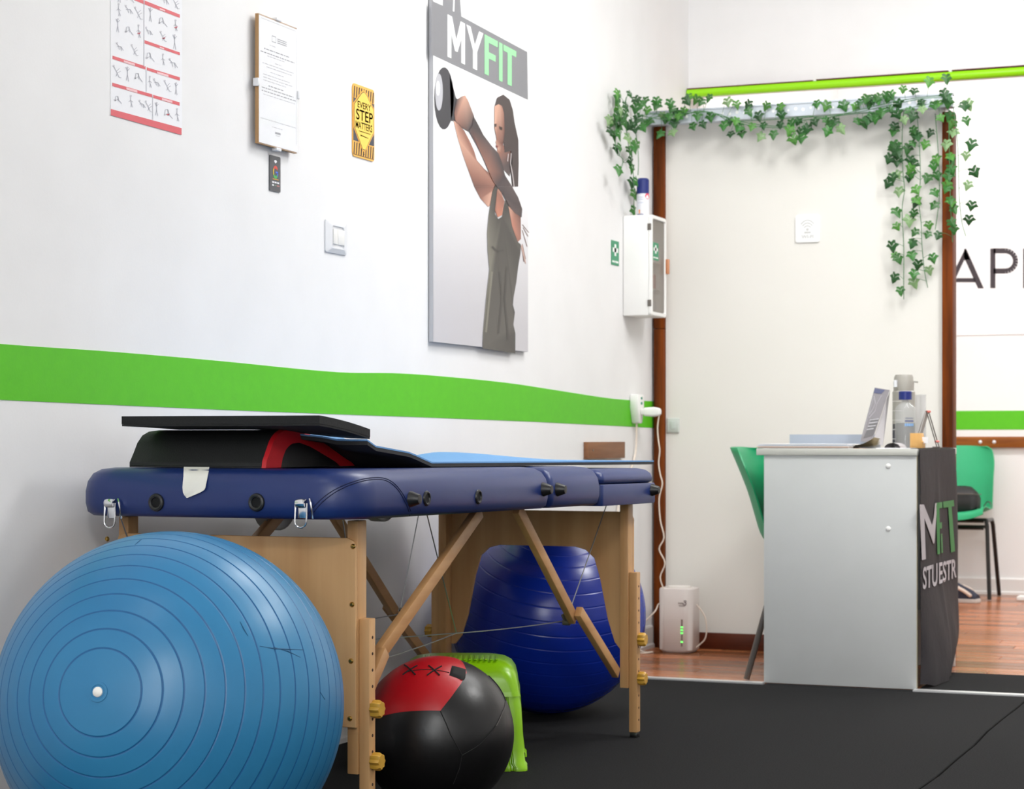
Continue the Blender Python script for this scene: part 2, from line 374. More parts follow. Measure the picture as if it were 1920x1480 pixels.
# partition: painted panel, posts, skirting
xl = onY(1248, 700, YP).x; xr = onY(1768, 700, YP).x; xr2 = onY(1788, 700, YP).x; xl2 = onY(1228, 700, YP).x
part = struct(MB().box(xl, xr, YP+0.002, YP+0.05, 0, 2.0).build('wall_partition', M_part, loc=((xl+xr)/2, YP, 0), smooth=False), 'off-white partition panel behind the desk')
zj = onY(1238, 617, YP-0.02).z
b = MB().box(max(0.006, xl2), xl, YP-0.02, YP+0.05, zj+0.0015, 2.005); b.build('post', M_brown, part, bev=0.003)
b = MB().box(max(0.006, xl2)+0.002, xl-0.001, YP-0.022, YP+0.05, 0.0, zj); b.build('post', M_brown, part, bev=0.003)
b = MB().box(xr, xr2, YP-0.02, YP+0.06, 0, 1.985); b.build('post', M_brown, part, bev=0.003)
b = MB().box(xl+0.001, xr-0.001, YP-0.013, YP+0.001, 0.0, 0.062); b.build('skirting_board', M_dark, part, bev=0.003)
# perforated zinc rail across the top of the partition
YR = 7.33
zr0 = onY(1516, 215, YR).z; zr1 = onY(1516, 192, YR).z; xre = onY(1786, 190, YR).x
rail = struct(bpy.data.objects.new('trim_2', None), 'perforated zinc rail across the top of the partition'); COL.objects.link(rail)
rail.location = (0, YR, zr0); WORLD[rail.name] = Vector((0, YR, zr0))
b = MB(); t = 0.002
b.box(0.002, xre, YR, YR+t, zr0, zr1)
for z in (zr0, zr1): b.box(0.002, xre, YR-0.004, YR+0.045, z-0.003, z+0.003)
b.build('channel', M_zinc, rail, smooth=False)
b = MB()
x = 0.05; k = 0
while x < xre-0.03:
    zc = (zr0+zr1)/2+(0.002 if k % 2 else -0.002); rr = 0.0062 if k % 3 else 0.0042
    b.lathe([(0, 0.0012), (rr, 0.0012), (rr, 0)], (x, YR, zc), (0, -1, 0), 10); x += 0.028; k += 1
b.build('punched_holes', mat('pale_hole', (246, 246, 246), 0.8), rail, kind='stuff')
for x in (0.05, xre-0.05):
    MB().box(x-0.015, x+0.015, YR+0.0455, YP+0.06, zr0+0.006, zr0+0.012).build('bracket', M_zinc, rail)
# lime painted pipe along the lower edge of the beam
pp = struct(MB().tube([(0.003, 7.858, zb), (5.19, 7.858, zb)], 0.0175, 16).build('trim_3', M_pipe, loc=(0, 7.858, zb)), 'lime green round moulding under the white beam')
b = MB()
for x0, x1, dz in ((0.0, 0.52, 0.019), (0.53, 1.05, 0.021), (1.06, 1.9, 0.022), (1.92, 5.1, 0.022)):
    b.box(x0+0.004, x1, 7.846, 7.879, zb+dz-0.004, zb+dz)
b.build('painted_shadow_gap', mat('dark_red_gap_shade', (96, 40, 40), 0.6), pp, smooth=False)  # dark red strips paint in the shaded gap between moulding and beam
# ---------------------------------------------------------------- things on the left wall
def c1(x, y): return (180+x/5.483, y/5.483)
def c3(x, y): return (790+x/4.2273, y/4.2286)
def c4(x, y): return (790+x/4.2273, 330+y/4.2286)
def wallfn(conv, X): return lambda x, y: onX(*conv(x, y), X)
# exercise chart
A = onX(207, 216, 0); B = onX(340.5, 251, 0)
zlow = A.z; ztop = 2.20
chart = thing('exercise_chart', 'white paper exercise chart with red bars, leftmost on the wall', 'poster', (0.001, (A.y+B.y)/2, zlow))
X0 = 0.0012
MB().pbox((0.0002, A.y, zlow), (X0-0.0002, 0, 0), (0, B.y-A.y, 0), (0, 0, ztop-zlow)).build('sheet', M_paper, chart, smooth=False)
b = MB(); fn = wallfn(c1, X0+0.0004); red = rgb((222, 98, 106)); pink = rgb((244, 196, 200)); gry = rgb((206, 206, 214))
for q in ([(152, 1120), (880, 1318), (880, 1388), (152, 1185)], [(168, 850), (578, 970), (578, 1003), (168, 885)], [(585, 975), (860, 1052), (860, 1088), (585, 1006)],
          [(170, 572), (510, 682), (510, 716), (170, 606)], [(522, 692), (862, 795), (862, 830), (522, 722)], [(498, 412), (862, 540), (862, 568), (498, 445)],
          [(500, 5), (862, 150), (862, 184), (500, 45)], [(170, -128), (490, 5), (490, 42), (170, -94)], [(170, -420), (490, -270), (490, -236), (170, -386)], [(500, -260), (862, -98), (862, -64), (500, -228)]):
    MB().poly([fn(*p) for p in q], [red]*4).build('heading_bar', M_print, chart, smooth=False, recalc=False)
b = MB(); fn = wallfn(c1, X0+0.0008)
for q in ([(285, 618), (400, 655), (400, 678), (285, 640)], [(628, 735), (745, 770), (745, 792), (628, 757)], [(312, 898), (425, 930), (425, 956), (312, 922)],
          [(678, 1008), (785, 1038), (785, 1060), (678, 1030)], [(655, 480), (700, 495), (700, 510), (655, 496)], [(655, 82), (712, 104), (712, 120), (655, 98)]):
    b.poly([fn(*p) for p in q], [pink]*4)
for (xa, ya, yb) in ((493, -500, 690), (516, 720, 940), (582, 985, 1230)): b.poly([fn(xa, ya), fn(xa+6, ya), fn(xa+6, yb), fn(xa, yb)], [gry]*4)
random.seed(11)
POSES = [[[(0, -60), (-4, -20), (8, 15), (0, 55)], [(-4, -20), (-30, 5)], [(-4, -20), (26, -6)], [(8, 15), (24, 50)]],
         [[(-45, -30), (-20, -10), (10, -15), (45, 20)], [(-20, -10), (-10, 25)], [(10, -15), (18, 30)], [(-45, 0), (-20, -10)]],
         [[(-40, -40), (0, 10), (38, -18)], [(0, 10), (-15, 45)], [(0, 10), (20, 42), (45, 40)], [(-10, -5), (25, -40)]],
         [[(0, -65), (0, 0), (-14, 60)], [(0, 0), (14, 60)], [(0, -40), (-24, -70)], [(0, -40), (24, -70)]],
         [[(-38, 30), (-30, -25), (0, -35), (15, 5), (55, 35)], [(-38, 30), (0, -2)], [(0, -35), (10, 20)]]]
dk = rgb((176, 176, 186))
for i, (cx, cy) in enumerate([(235, 110), (345, 110), (440, 140), (225, 270), (340, 310), (440, 330), (250, 490), (400, 520), (560, 160), (685, 220), (820, 270), (550, 330), (695, 380), (810, 440), (555, 580), (690, 620),
                              (800, 660), (220, 740), (325, 770), (435, 790), (555, 850), (630, 860), (740, 890), (825, 920), (225, 1020), (360, 1050), (480, 1080), (545, 1100), (625, 1130), (740, 1165), (835, 1190), (715, 10), (825, 40), (240, -40), (350, -20)]):
    ps = POSES[i % 5]; s = 0.85+random.random()*0.3
    for l in ps: stroke(b, [(cx+x*s*0.8, cy+y*s+(x*s*0.28)) for x, y in l], 4.5, fn, dk)
    hx, hy = ps[0][0]; b.poly([fn(cx+hx*s*0.8+9*math.cos(a*0.785), cy+hy*s-8+hx*0.25+11*math.sin(a*0.785)) for a in range(8)], [rgb((206, 204, 210))]*8)
    if i in (5, 10, 12, 29): stroke(b, [(cx-12, cy+10), (cx+8, cy+18), (cx+14, cy+2)], 9, fn, rgb((214, 80, 96)))
b.build('exercise_figures', M_print, chart, smooth=False, recalc=False)
# certificate in a clip frame
Ab = onX(486.5, 268, 0.022); Bb = onX(559, 284, 0.022); At = onX(487, 24.5, 0.022)
fy0, fy1, fz0, fz1 = Ab.y, Bb.y, Ab.z, At.z
cert = thing('certificate', 'printed certificate behind glass in a clip frame on the wall', 'picture frame', (0.01, (fy0+fy1)/2, fz0))
MB().box(0.010, 0.0185, fy0, fy1, fz0, fz1).build('backing_board', M_mdf, cert)
MB().box(0.001, 0.010, fy0+0.12, fy0+0.16, fz1-0.06, fz1-0.03).build('hanger', M_chrome, cert)
MB().box(0.0186, 0.0192, fy0+0.003, fy1-0.001, fz0+0.003, fz1-0.003).build('document', M_paper, cert, smooth=False)
b = MB(); W = fy1-fy0; H = fz1-fz0
fn = lambda u, v: Vector((0.0195, fy0+W*u, fz1-H*v)); g1 = rgb((150, 150, 156)); g2 = rgb((186, 186, 192))
stroke(b, [(0.06, 0.028), (0.96, 0.028)], 0.004, fn, g2); stroke(b, [(0.975, 0.05), (0.975, 0.93)], 0.006, fn, g2)
for (u0, u1, v, k) in ((.28, .44, .215, 0), (.14, .80, .255, 1), (.05, .93, .285, 1), (.22, .66, .305, 0), (.42, .58, .345, 0), (.10, .90, .37, 0), (.2, .85, .392, 0), (.3, .64, .425, 0),
                       (.12, .8, .455, 0), (.12, .86, .478, 0), (.12, .7, .5, 0), (.25, .65, .535, 1), (.08, .9, .56, 1), (.08, .96, .585, 1), (.12, .94, .61, 0), (.05, .96, .80, 0), (.34, .62, .845, 0)):
    u = u0; random.seed(int(v*1000))
    while u < u1:
        l = 0.03+random.random()*0.07; stroke(b, [(u, v), (min(u+l, u1), v)], 0.0075 if k else 0.005, fn, g1 if k else g2); u += l+0.018
for v in (.145, .16, .175): stroke(b, [(.48, v), (.72, v)], 0.007, fn, g1)
stroke(b, [(.34, .135), (.44, .135), (.44, .18), (.34, .18), (.34, .135)], 0.006, fn, g1)
stroke(b, [(.42, .885), (.56, .885)], 0.016, fn, g1); stroke(b, [(.44, .905), (.54, .905)], 0.005, fn, g2)
b.build('document_print', M_print, cert, smooth=False, recalc=False)
MB().box(0.0198, 0.0218, fy0, fy1, fz0, fz1).build('glass_pane', M_glass, cert, smooth=False)
for (y, z, dy, dz) in ((fy0, (fz0+fz1)/2-0.01, -1, 0), (fy1, (fz0+fz1)/2-0.01, 1, 0), ((fy0+fy1)/2, fz1, 0, 1), ((fy0+fy1)/2, fz0, 0, -1)):
    b = MB(); wy = 0.004 if dy else 0.012; wz = 0.010 if dy else 0.004
    b.box(0.008, 0.0232, y-wy+dy*0.004, y+wy+dy*0.004, z-wz+dz*0.003, z+wz+dz*0.003); b.build('clip', M_silver, cert, bev=0.002)
# dark card with a multicoloured G
P0 = onX(506, 290, 0.003); P1 = onX(526, 360, 0.003)
a0 = onX(506, 357, 0.003)
gy0, gy1, gz0, gz1 = P0.y, P1.y, a0.z, P0.z
card = thing('review_card', 'small dark card with multicoloured letter G below the certificate', 'sign', (0, (gy0+gy1)/2, gz0))
b = MB(); b.loft([[Vector((x, gy0+(gy1-gy0)*u, gz0+(gz1-gz0)*v)) for u, v in rrect(0, 1, 0, 1, 0.05)] for x in (0.0003, 0.003)]); b.build('card', mat('charcoal_card', (84, 84, 88), 0.4), card)
b = MB(); asp = (gz1-gz0)/(gy1-gy0)
fn = lambda u, v: Vector((0.0034, gy0+(gy1-gy0)*u, gz1-(gz1-gz0)*v))
white = rgb((236, 236, 240))
cu, cv, ru, rv = 0.52, 0.455, 0.20, 0.145
for (a0_, a1_, c) in ((150, 215, (236, 200, 70)), (215, 325, (220, 84, 74)), (325-285, 150, (84, 178, 96)), (0, 42, (86, 120, 226))):
    stroke(b, arc(cu, cv, ru, rv, a0_, a1_, 10), 0.085, fn, rgb(c))
stroke(b, [(cu+0.02, cv), (cu+ru+0.04, cv)], 0.05, fn, rgb((86, 120, 226)))
b.poly([fn(cu+x, 0.155+y) for x, y in arc(0, 0, 0.13, 0.042, 180, 360, 10)+[(0.06, 0.035), (0, 0.055), (-0.06, 0.035)]], [white]*14)
stroke(b, [(.26, .655), (.80, .655)], 0.022, fn, rgb((226, 166, 66)))
for q in ((.2, .40, .745), (.44, .62, .745), (.66, .86, .745), (.2, .36, .83)): stroke(b, [(q[0], q[2]), (q[1], q[2])], 0.045, fn, white)
stroke(b, [(.42, .83), (.60, .83)], 0.03, fn, rgb((120, 140, 120))); stroke(b, [(.63, .83), (.88, .83)], 0.03, fn, rgb((190, 120, 120)))
b.build('card_print', M_print, card, smooth=False, recalc=False)
# yellow sign
P0 = onX(661.5, 155, 0.003); P1 = onX(702, 304, 0.003); a0 = onX(661.5, 292, 0.003)
sy0, sy1, sz0, sz1 = P0.y, P1.y, a0.z, P0.z; SW = sy1-sy0; SH = sz1-sz0
sign = thing('warning_sign', 'yellow motivational sign with black stripes reading EVERY STEP MATTERS', 'sign', (0, (sy0+sy1)/2, sz0))
b = MB(); b.loft([[Vector((x, sy0+SW*u, sz0+SH*v)) for u, v in rrect(0, 1, 0, 1, 0.07)] for x in (0.0003, 0.003)]); b.build('plate', mat('amber_sign', (248, 184, 84), 0.4), sign)
fn = lambda u, v: Vector((0.0034, sy0+SW*u, sz1-SH*v)); fn2 = lambda u, v: fn(u, v)+Vector((0.0004, 0, 0)); fn3 = lambda u, v: fn(u, v)+Vector((0.0008, 0, 0))
b = MB(); blk = rgb((46, 42, 44)); yel = rgb((250, 212, 92)); grey = rgb((70, 72, 84))
for (v0, v1) in ((.035, .19), (.80, .965)):
    for i in range(9):
        u = 0.03+i*0.108; MB().poly([fn(u+.03, v0), fn(u+.075, v0), fn(u+.045, v1), fn(u, v1)], [blk]*4).build('stripe', M_print, sign, smooth=False, recalc=False)
for s in (0, 1):
    f_ = (lambda u: u) if s == 0 else (lambda u: 1-u)
    b.poly([fn(f_(.02), .20), fn(f_(.16), .20), fn(f_(.02), .30)], [grey]*3); b.poly([fn(f_(.02), .60), fn(f_(.26), .785), fn(f_(.02), .785)], [grey]*3)
    stroke(b, [(f_(.0), .20), (f_(.26), .20)], 0.006, fn, blk)
stroke(b, [(.02, .972), (.98, .972)], .008, fn, blk)
b.build('corner_print', M_print, sign, smooth=False, recalc=False)
b = MB(); dia = [(.5, .05), (.62, .08), (.985, .27), (.985, .60), (.56, .90), (.44, .90), (.015, .60), (.015, .27), (.38, .08)]
b.poly([fn2(*p) for p in dia], [rgb((242, 176, 74))]*9); c_ = [(0.5+(x-.5)*.93, .48+(y-.48)*.95) for x, y in dia]
b.poly([fn2(*p)+Vector((.0002, 0, 0)) for p in c_], [blk]*9); c_ = [(0.5+(x-.5)*.90, .48+(y-.48)*.93) for x, y in dia]
b.poly([fn2(*p)+Vector((.0004, 0, 0)) for p in c_], [yel]*9)
b.build('diamond_print', M_print, sign, smooth=False, recalc=False)
b = MB(); b.col = blk
for t, u0, u1, v0, v1 in (('EVERY', .20, .82, .225, .315), ('STEP', .13, .91, .335, .485), ('MATTERS', .11, .88, .505, .605)):
    b = MB(); b.col = blk; text(b, t, lambda u, v: fn3(u0+(u1-u0)*u, v1+(v0-v1)*v), 0.015); b.build('lettering', M_print, sign, smooth=False, recalc=False)
b = MB()
stroke(b, [(.26, .635), (.80, .635)], .010, fn3, blk); stroke(b, [(.38, .69), (.68, .70)], .012, fn3, rgb((170, 130, 60))); b.poly([fn3(.36+.03*math.cos(a), .69+.012*math.sin(a)) for a in range(6)], [rgb((150, 110, 50))]*6)
b.poly([fn3(.46, .935), fn3(.54, .935), fn3(.52, .945), fn3(.48, .945)], [blk]*4)
b.build('underline_print', M_print, sign, smooth=False, recalc=False)
# light switch
P0 = onX(613.5, 410, 0.008); P1 = onX(653, 424, 0.008); a0 = onX(613.5, 472, 0.008)
y0, y1, z0, z1 = P0.y, P1.y, a0.z, P0.z
sw = thing('light_switch', 'silver-framed double light switch on the white wall above the green stripe', 'switch', (0, (y0+y1)/2, z0))
Wd = y1-y0; Hd = z1-z0
b = MB(); b.loft([[Vector((x, y0+Wd*u, z0+Hd*v)) for u, v in rrect(i, 1-i, i*.8, 1-i*.8, 0.06)] for x, i in ((0.0003, 0.0), (0.004, 0.0), (0.010, 0.17), (0.010, 0.22), (0.006, 0.225))]); b.build('frame', M_silver, sw, ang=20)
for (u0, u1) in ((.25, .495), (.505, .76)):
    b = MB(); b.prism([(0.0062, y0+Wd*u0, z0+Hd*.27), (0.012 if u0 < .4 else 0.009, y0+Wd*u0, z0+Hd*.27), (0.009 if u0 < .4 else 0.012, y0+Wd*u1, z0+Hd*.27), (0.0062, y0+Wd*u1, z0+Hd*.27)], (0, 0, Hd*.46)); b.build('rocker', M_switch, sw, bev=0.001)
# advertising board with a woman swinging a kettlebell
XB = 0.016
Pa = onX(812, 641, XB); Pb = onX(990, 667, XB)
by0, by1, bz0, bz1 = Pa.y, Pb.y, Pa.z, 2.12
bd = thing('advertising_board', 'tall gym advertising board picturing a woman lifting a kettlebell', 'poster', (0, (by0+by1)/2, bz0))
MB().box(0.003, XB, by0, by1, bz0, bz1).build('foam_board', M_board, bd, smooth=False)
b = MB(); rows = []
for i in range(13):
    z = bz0+(bz1-bz0)*i/12; t = sm(0.0, 0.72, i/12); c = rgb((196+t*50, 193+t*53, 197+t*50))
    b.add([(XB+.0004, by0+.001, z), (XB+.0004, by1-.001, z)], [], [c, c])
for i in range(12): b.f.append((2*i, 2*i+1, 2*i+3, 2*i+2)); b.mi.append(0)
b.build('backdrop_print', M_print, bd, smooth=False, recalc=False)
L = lambda k: XB+.0004+.0005*k
b = MB(); f3 = wallfn(c3, L(1)); f4 = wallfn(c4, L(1))
def shape(P, cols, conv, k): b.poly([onX(*conv(*p), L(k)) for p in P], [rgb(c) for c in cols] if isinstance(cols[0], tuple) else [rgb(cols)]*len(P))
band = (128, 128, 132)
shape([(82, 5), (170, 45), (172, -60), (305, -40), (318, 130), (840, 412), (845, 792), (82, 432)], band, c3, 1)
shape([(255, -50), (266, -45), (262, 92), (249, 88)], (232, 232, 234), c3, 2)
b.build('title_band', M_print, bd, smooth=False, recalc=False)
MYFIT = {'M': [(0, 0), (.065, 0), (.127, .5), (.19, 0), (.254, 0), (.254, 1), (.2, 1), (.2, .42), (.145, .78), (.109, .78), (.055, .42), (.055, 1), (0, 1)],
         'Y': [(.275, 0), (.335, 0), (.397, .40), (.46, 0), (.52, 0), (.43, .55), (.43, 1), (.37, 1), (.37, .55)],
         'F': [(.54, 0), (.73, 0), (.73, .16), (.6, .16), (.6, .40), (.7, .40), (.7, .56), (.6, .56), (.6, 1), (.54, 1)],
         'I': [(.75, 0), (.80, 0), (.80, 1), (.75, 1)], 'T': [(.815, 0), (1, 0), (1, .16), (.935, .16), (.935, 1), (.875, 1), (.875, .16), (.815, .16)]}
b = MB()
for ch, P in MYFIT.items():
    shape([(208+544*u, (113+(407-113)*u)*(1-v)+(449+(700-449)*u)*v) for u, v in P], (248, 248, 248) if ch in 'MY' else (150, 226, 160), c3, 2)
b.build('title_lettering', M_print, bd, smooth=False, recalc=False)
b = MB()
kb = (60, 58, 64); sk = (150, 104, 90); skd = (104, 70, 64); skl = (206, 160, 140); arm = (92, 78, 78); armd = (70, 60, 62); hair = (72, 60, 60); tank = (92, 88, 82); tankd = (72, 68, 64); tankl = (128, 124, 112)
shape(arc(180, 780, 78, 248, 0, 360, 22)[:-1], kb, c3, 1)
shape([(225, 600), (252, 690), (275, 775), (300, 800), (300, 960), (262, 960), (235, 960)], kb, c3, 1)
shape(arc(140, 730, 31, 148, 0, 360, 18)[:-1], (184, 184, 190), c3, 2)
shape(arc(132, 700, 16, 60, 0, 360, 12)[:-1], (240, 240, 242), c3, 3)
# far arm
shape([(255, 955), (300, 990), (340, 1035), (385, 1120), (420, 1200), (440, 1270), (500, 1340), (545, 1375), (600, 1420), (600, 1480), (420, 1480), (380, 1370), (330, 1230), (290, 1100)], [skl, sk, arm, sk, sk, sk, skd, sk, skl, sk, skd, sk, skl, skl], c3, 2)
shape([(420, 85), (600, 85), (600, 30), (590, 75), (560, 130), (545, 235), (530, 245), (470, 180)], [skd, sk, sk, sk, skl, sk, skl, sk], c4, 2)
# hands on the handle
shape([(262, 900), (280, 790), (320, 765), (348, 757), (372, 800), (420, 925), (402, 1030), (370, 1042), (320, 1010), (270, 960)], [sk, kb, armd, skl, sk, arm, armd, armd, arm, sk], c3, 3)
# face, hair
shape([(735, 950), (770, 1110), (772, 1300), (768, 1480), (720, 1480), (700, 1300), (715, 1100)], hair, c3, 2)
shape([(582, 840), (600, 775), (650, 750), (700, 790), (726, 870), (738, 960), (728, 1120), (705, 1200), (660, 1210), (640, 1000)], hair, c3, 3)
shape([(580, 842), (612, 826), (640, 842), (655, 900), (660, 1050), (648, 1150), (628, 1212), (606, 1192), (590, 1120), (598, 1105), (580, 1010)], [skl, skl, sk, sk, skd, skd, sk, skl, skl, sk, skl], c3, 4)
shape([(580, 985), (596, 980), (596, 1005), (582, 1008)], (70, 50, 46), c3, 5); shape([(616, 1000), (642, 1010), (640, 1034), (618, 1024)], (64, 46, 44), c3, 5)
shape([(590, 1150), (612, 1158), (606, 1172), (592, 1166)], (142, 74, 72), c3, 5)
shape([(598, 1190), (650, 1150), (712, 1200), (722, 1290), (700, 1400), (640, 1330), (612, 1230)], [skl, sk, skd, armd, arm, arm, sk], c3, 2)
# near arm
shape([(378, 1038), (402, 1000), (416, 925), (452, 990), (492, 1070), (560, 1160), (612, 1215), (640, 1290), (664, 1390), (720, 1480), (600, 1480), (565, 1430), (528, 1340), (480, 1230), (430, 1130)],
      [arm, armd, armd, armd, armd, arm, arm, armd, armd, arm, armd, sk, sk, sk, skd], c3, 5)
shape([(598, 85), (720, 85), (768, 170), (800, 262), (795, 330), (740, 292), (692, 232), (650, 150)], [armd, arm, armd, hair, armd, arm, arm, armd], c4, 5)
# tank top, chest
shape([(532, 330), (545, 240), (562, 125), (592, 68), (606, 100), (584, 300), (610, 342), (640, 322), (664, 195), (684, 192), (702, 262), (722, 400), (762, 520), (790, 545), (785, 620), (768, 720), (752, 850), (732, 960), (726, 1020), (742, 1082), (730, 1180), (746, 1250), (745, 1408), (485, 1368), (490, 1240), (515, 960), (540, 740), (526, 600), (522, 450)],
      [tankl, tank, tankd, tankd, tankd, tankd, tankd, tankd, tankd, tankd, tankd, tank, tank, tankd, tankd, tankd, tank, tank, tankd, tankd, tank, tankd, tankd, tank, tankl, tankl, tankl, tankl, tankl], c4, 3)
shape([(614, 80), (660, 200), (640, 310), (606, 328), (584, 272), (600, 120)], [skl, sk, (196, 128, 104), (196, 128, 104), sk, sk], c4, 4)
shape([(690, 238), (742, 292), (788, 306), (790, 500), (764, 524), (720, 400)], [skl, sk, skd, sk, sk, (190, 128, 108)], c4, 4)
shape([(788, 560), (800, 540), (832, 700), (822, 690)], (190, 160, 150), c4, 2)
for q in ([(800, 385), (852, 450)], [(806, 410), (846, 480)], [(800, 430), (838, 560)], [(800, 540), (826, 660)], [(796, 560), (812, 680)]): stroke(b, q, 6, f4, rgb((120, 92, 86)))
for q, c in (([(560, 760), (540, 960), (512, 1240)], tankl), ([(620, 760), (640, 980), (610, 1250)], tankd), ([(680, 720), (660, 980), (690, 1300)], tankd), ([(560, 560), (600, 600), (650, 590)], tankd)):
    stroke(b, q, 16, wallfn(c4, L(4)), rgb(c))
stroke(b, [(712, 1215), (708, 1300), (726, 1400), (735, 1480)], 7, wallfn(c3, L(6)), rgb((190, 180, 180))); stroke(b, [(690, 1220), (684, 1280)], 7, wallfn(c3, L(6)), rgb((200, 186, 186)))
b.build('figure_print', M_print, bd, smooth=False, recalc=False)
# small wall sign and the cabinet
def cross_sign(name, fn, parent=None, off=None):
    b = MB(); b.col = rgb((40, 142, 98)); b.poly([fn(0, 0), fn(1, 0), fn(1, 1), fn(0, 1)], [rgb((40, 142, 98))]*4)
    wt = [rgb((240, 244, 240))]*4; g = (lambda u, v: fn(u, v)+off)
    b.poly([g(.38, .38), g(.62, .38), g(.62, .86), g(.38, .86)], wt); b.poly([g(.14, .53), g(.86, .53), g(.86, .71), g(.14, .71)], wt)
    for u0, u1 in ((.1, .3), (.35, .5), (.55, .9)): b.poly([g(u0, .10), g(u1, .10), g(u1, .18), g(u0, .18)], wt)
    return b.build(name, M_print, parent, smooth=False, recalc=False)
P0 = onX(1146.5, 450, .002); P1 = onX(1160.5, 450, .002); z1 = onX(1147, 450, .002).z; z0 = onX(1147, 496, .002).z
st = thing('first_aid_sign', 'small green first aid sign with white cross beside the cabinet', 'sign', (0, P0.y, z0))
MB().box(0.0003, 0.0018, P0.y, P1.y, z0, z1).build('plate', M_signgreen, st)
cross_sign('sign_print', lambda u, v: Vector((.0022, P0.y+(P1.y-P0.y)*u, z0+(z1-z0)*v)), st, Vector((.0004, 0, 0)))
CY0 = 7.06; CX = onY(1222, 500, CY0).x; cz0 = onY(1195, 592, CY0).z; cz1 = onY(1195, 403, CY0).z; CY1 = onX(1250, 500, CX).y
cab = thing('first_aid_cabinet', 'white first aid wall cabinet with smoky window beside the brown post', 'cabinet', (CX/2, (CY0+CY1)/2, cz0))
b = MB(); b.loft([[Vector((x, CY0+(CY1-CY0)*u, z)) for u, z in ((0, cz0), (1, cz0), (1, cz1), (0, cz1))] for x in (0.001, CX-0.012)], True, False)
b.loft([[Vector((x, CY0+.008+(CY1-CY0-.016)*u, z)) for u, z in ((0, cz0+.008), (1, cz0+.008), (1, cz1-.008), (0, cz1-.008))] for x in (CX-0.012, 0.009)], False, True)
k = 0; b.f += [(4, 5, 9, 8), (5, 6, 10, 9), (6, 7, 11, 10), (7, 4, 8, 11)]; b.mi += [0]*4
b.build('body', M_white, cab, bev=0.004)
for z in (cz0+0.10, cz0+0.2): MB().box(0.012, CX-0.02, CY0+0.010, CY1-0.010, z, z+0.004).build('shelf', M_white, cab)
door = MB(); W0, W1 = CY0, CY1
door.loft([[Vector((x, y, z)) for y, z in rrect(W0+i, W1-i, cz0+i, cz1-i, max(.012-i*.4, .004))] for x, i in ((CX-.0115, 0), (CX-.003, 0), (CX, .003), (CX, .013), (CX-.004, .015), (CX-.0115, .015))], False, False)
n_ = 24; door.grid([door.v[-n_:], door.v[:n_]], cv=True)
dr = door.build('door', M_white, cab)
MB().box(CX-.0075, CX-.005, W0+.0152, W1-.0152, cz0+.0152, cz1-.0152).build('window', M_smoke, dr, smooth=False)
zs0 = onX(1231, 488, CX).z; zs1 = onX(1231, 455, CX).z; sa = onX(1226, 470, CX).y; sb = onX(1237, 470, CX).y
cross_sign('cross_sticker', lambda u, v: Vector((CX-.0046, sa+(sb-sa)*u, zs0+(zs1-zs0)*v)), dr, Vector((.0004, 0, 0)))
zc = onX(1247, 500, CX).z; MB().box(CX-.001, CX+.012, W1-.014, W1+.002, zc-.028, zc+.028).build('catch', M_amber, dr, bev=.003)
for z in (cz0+.045, cz1-.045): MB().box(CX-.016, CX-.002, W0-.0025, W0+.004, z-.012, z+.012).build('hinge', M_greyleg, dr, bev=.001)
tag(MB().box(.03, .08, CY0+.03, CY1-.03, cz0+.105, cz0+.16).build('gauze_box', M_redcloth, bev=.003), 'red box on the middle shelf inside the first aid cabinet', 'box')
tag(MB().lathe([(0, 0), (.02, 0), (.02, .06), (.012, .07), (.012, .08), (0, .08)], (.05, CY0+.09, cz0+.2045)).build('antiseptic_bottle', M_canw), 'pale bottle on the top shelf inside the first aid cabinet', 'bottle')
tag(MB().box(.03, .085, CY0+.03, CY1-.04, cz0+.0095, cz0+.06).build('plaster_box', M_canw, bev=.003), 'white box at the bottom inside the first aid cabinet', 'box')
# spray can on the cabinet
cx_, cy_ = 0.050, 7.145
rc = 0.0242; zc0 = cz1
can = thing('spray_can', 'white spray can with navy cap standing on the first aid cabinet', 'spray can', (cx_, cy_, zc0))
zt = onY(1206, 335, cy_).z; zcap = onY(1206, 364, cy_).z
MB().lathe([(0, 0), (rc-.002, 0), (rc, .003), (rc, zcap-zc0-.006), (rc-.002, zcap-zc0), (0, zcap-zc0)], (cx_, cy_, zc0)).build('body', M_canw, can)
MB().lathe([(0, zcap-zc0), (rc-.001, zcap-zc0), (rc-.001, zt-zc0-.006), (rc-.006, zt-zc0), (0, zt-zc0-.001)], (cx_, cy_, zc0)).build('cap', M_navy, can)
def canpt(a, z, k=1): 
    ang = math.radians(-66+a); return Vector((cx_+math.cos(ang)*(rc+.0003*k), cy_+math.sin(ang)*(rc+.0003*k), zc0+z))
b = MB()
b = MB(); b.poly([canpt(38+26*math.cos(t*.524), .076+.011*math.sin(t*.524), 2) for t in range(12)], [rgb((228, 84, 106))]*12); b.build('red_badge', M_print, can, smooth=False, recalc=False); b = MB()
b.poly([canpt(-45+a, z) for a, z in ((0, .012), (14, .012), (14, .026), (0, .026))], [rgb((238, 150, 84))]*4)
for a0_ in range(-60, 0, 12): b.poly([canpt(a0_, .006), canpt(a0_+10, .006), canpt(a0_+10, .010), canpt(a0_, .010)], [rgb((54, 62, 128))]*4)
for zz in (.05, .062, .07): b.poly([canpt(-50, zz), canpt(-38, zz), canpt(-20, zz), canpt(0, zz), canpt(0, zz+.004), canpt(-20, zz+.004), canpt(-38, zz+.004), canpt(-50, zz+.004)], [rgb((196, 200, 216))]*8)
b.build('label_print', M_print, can, smooth=False, recalc=False)
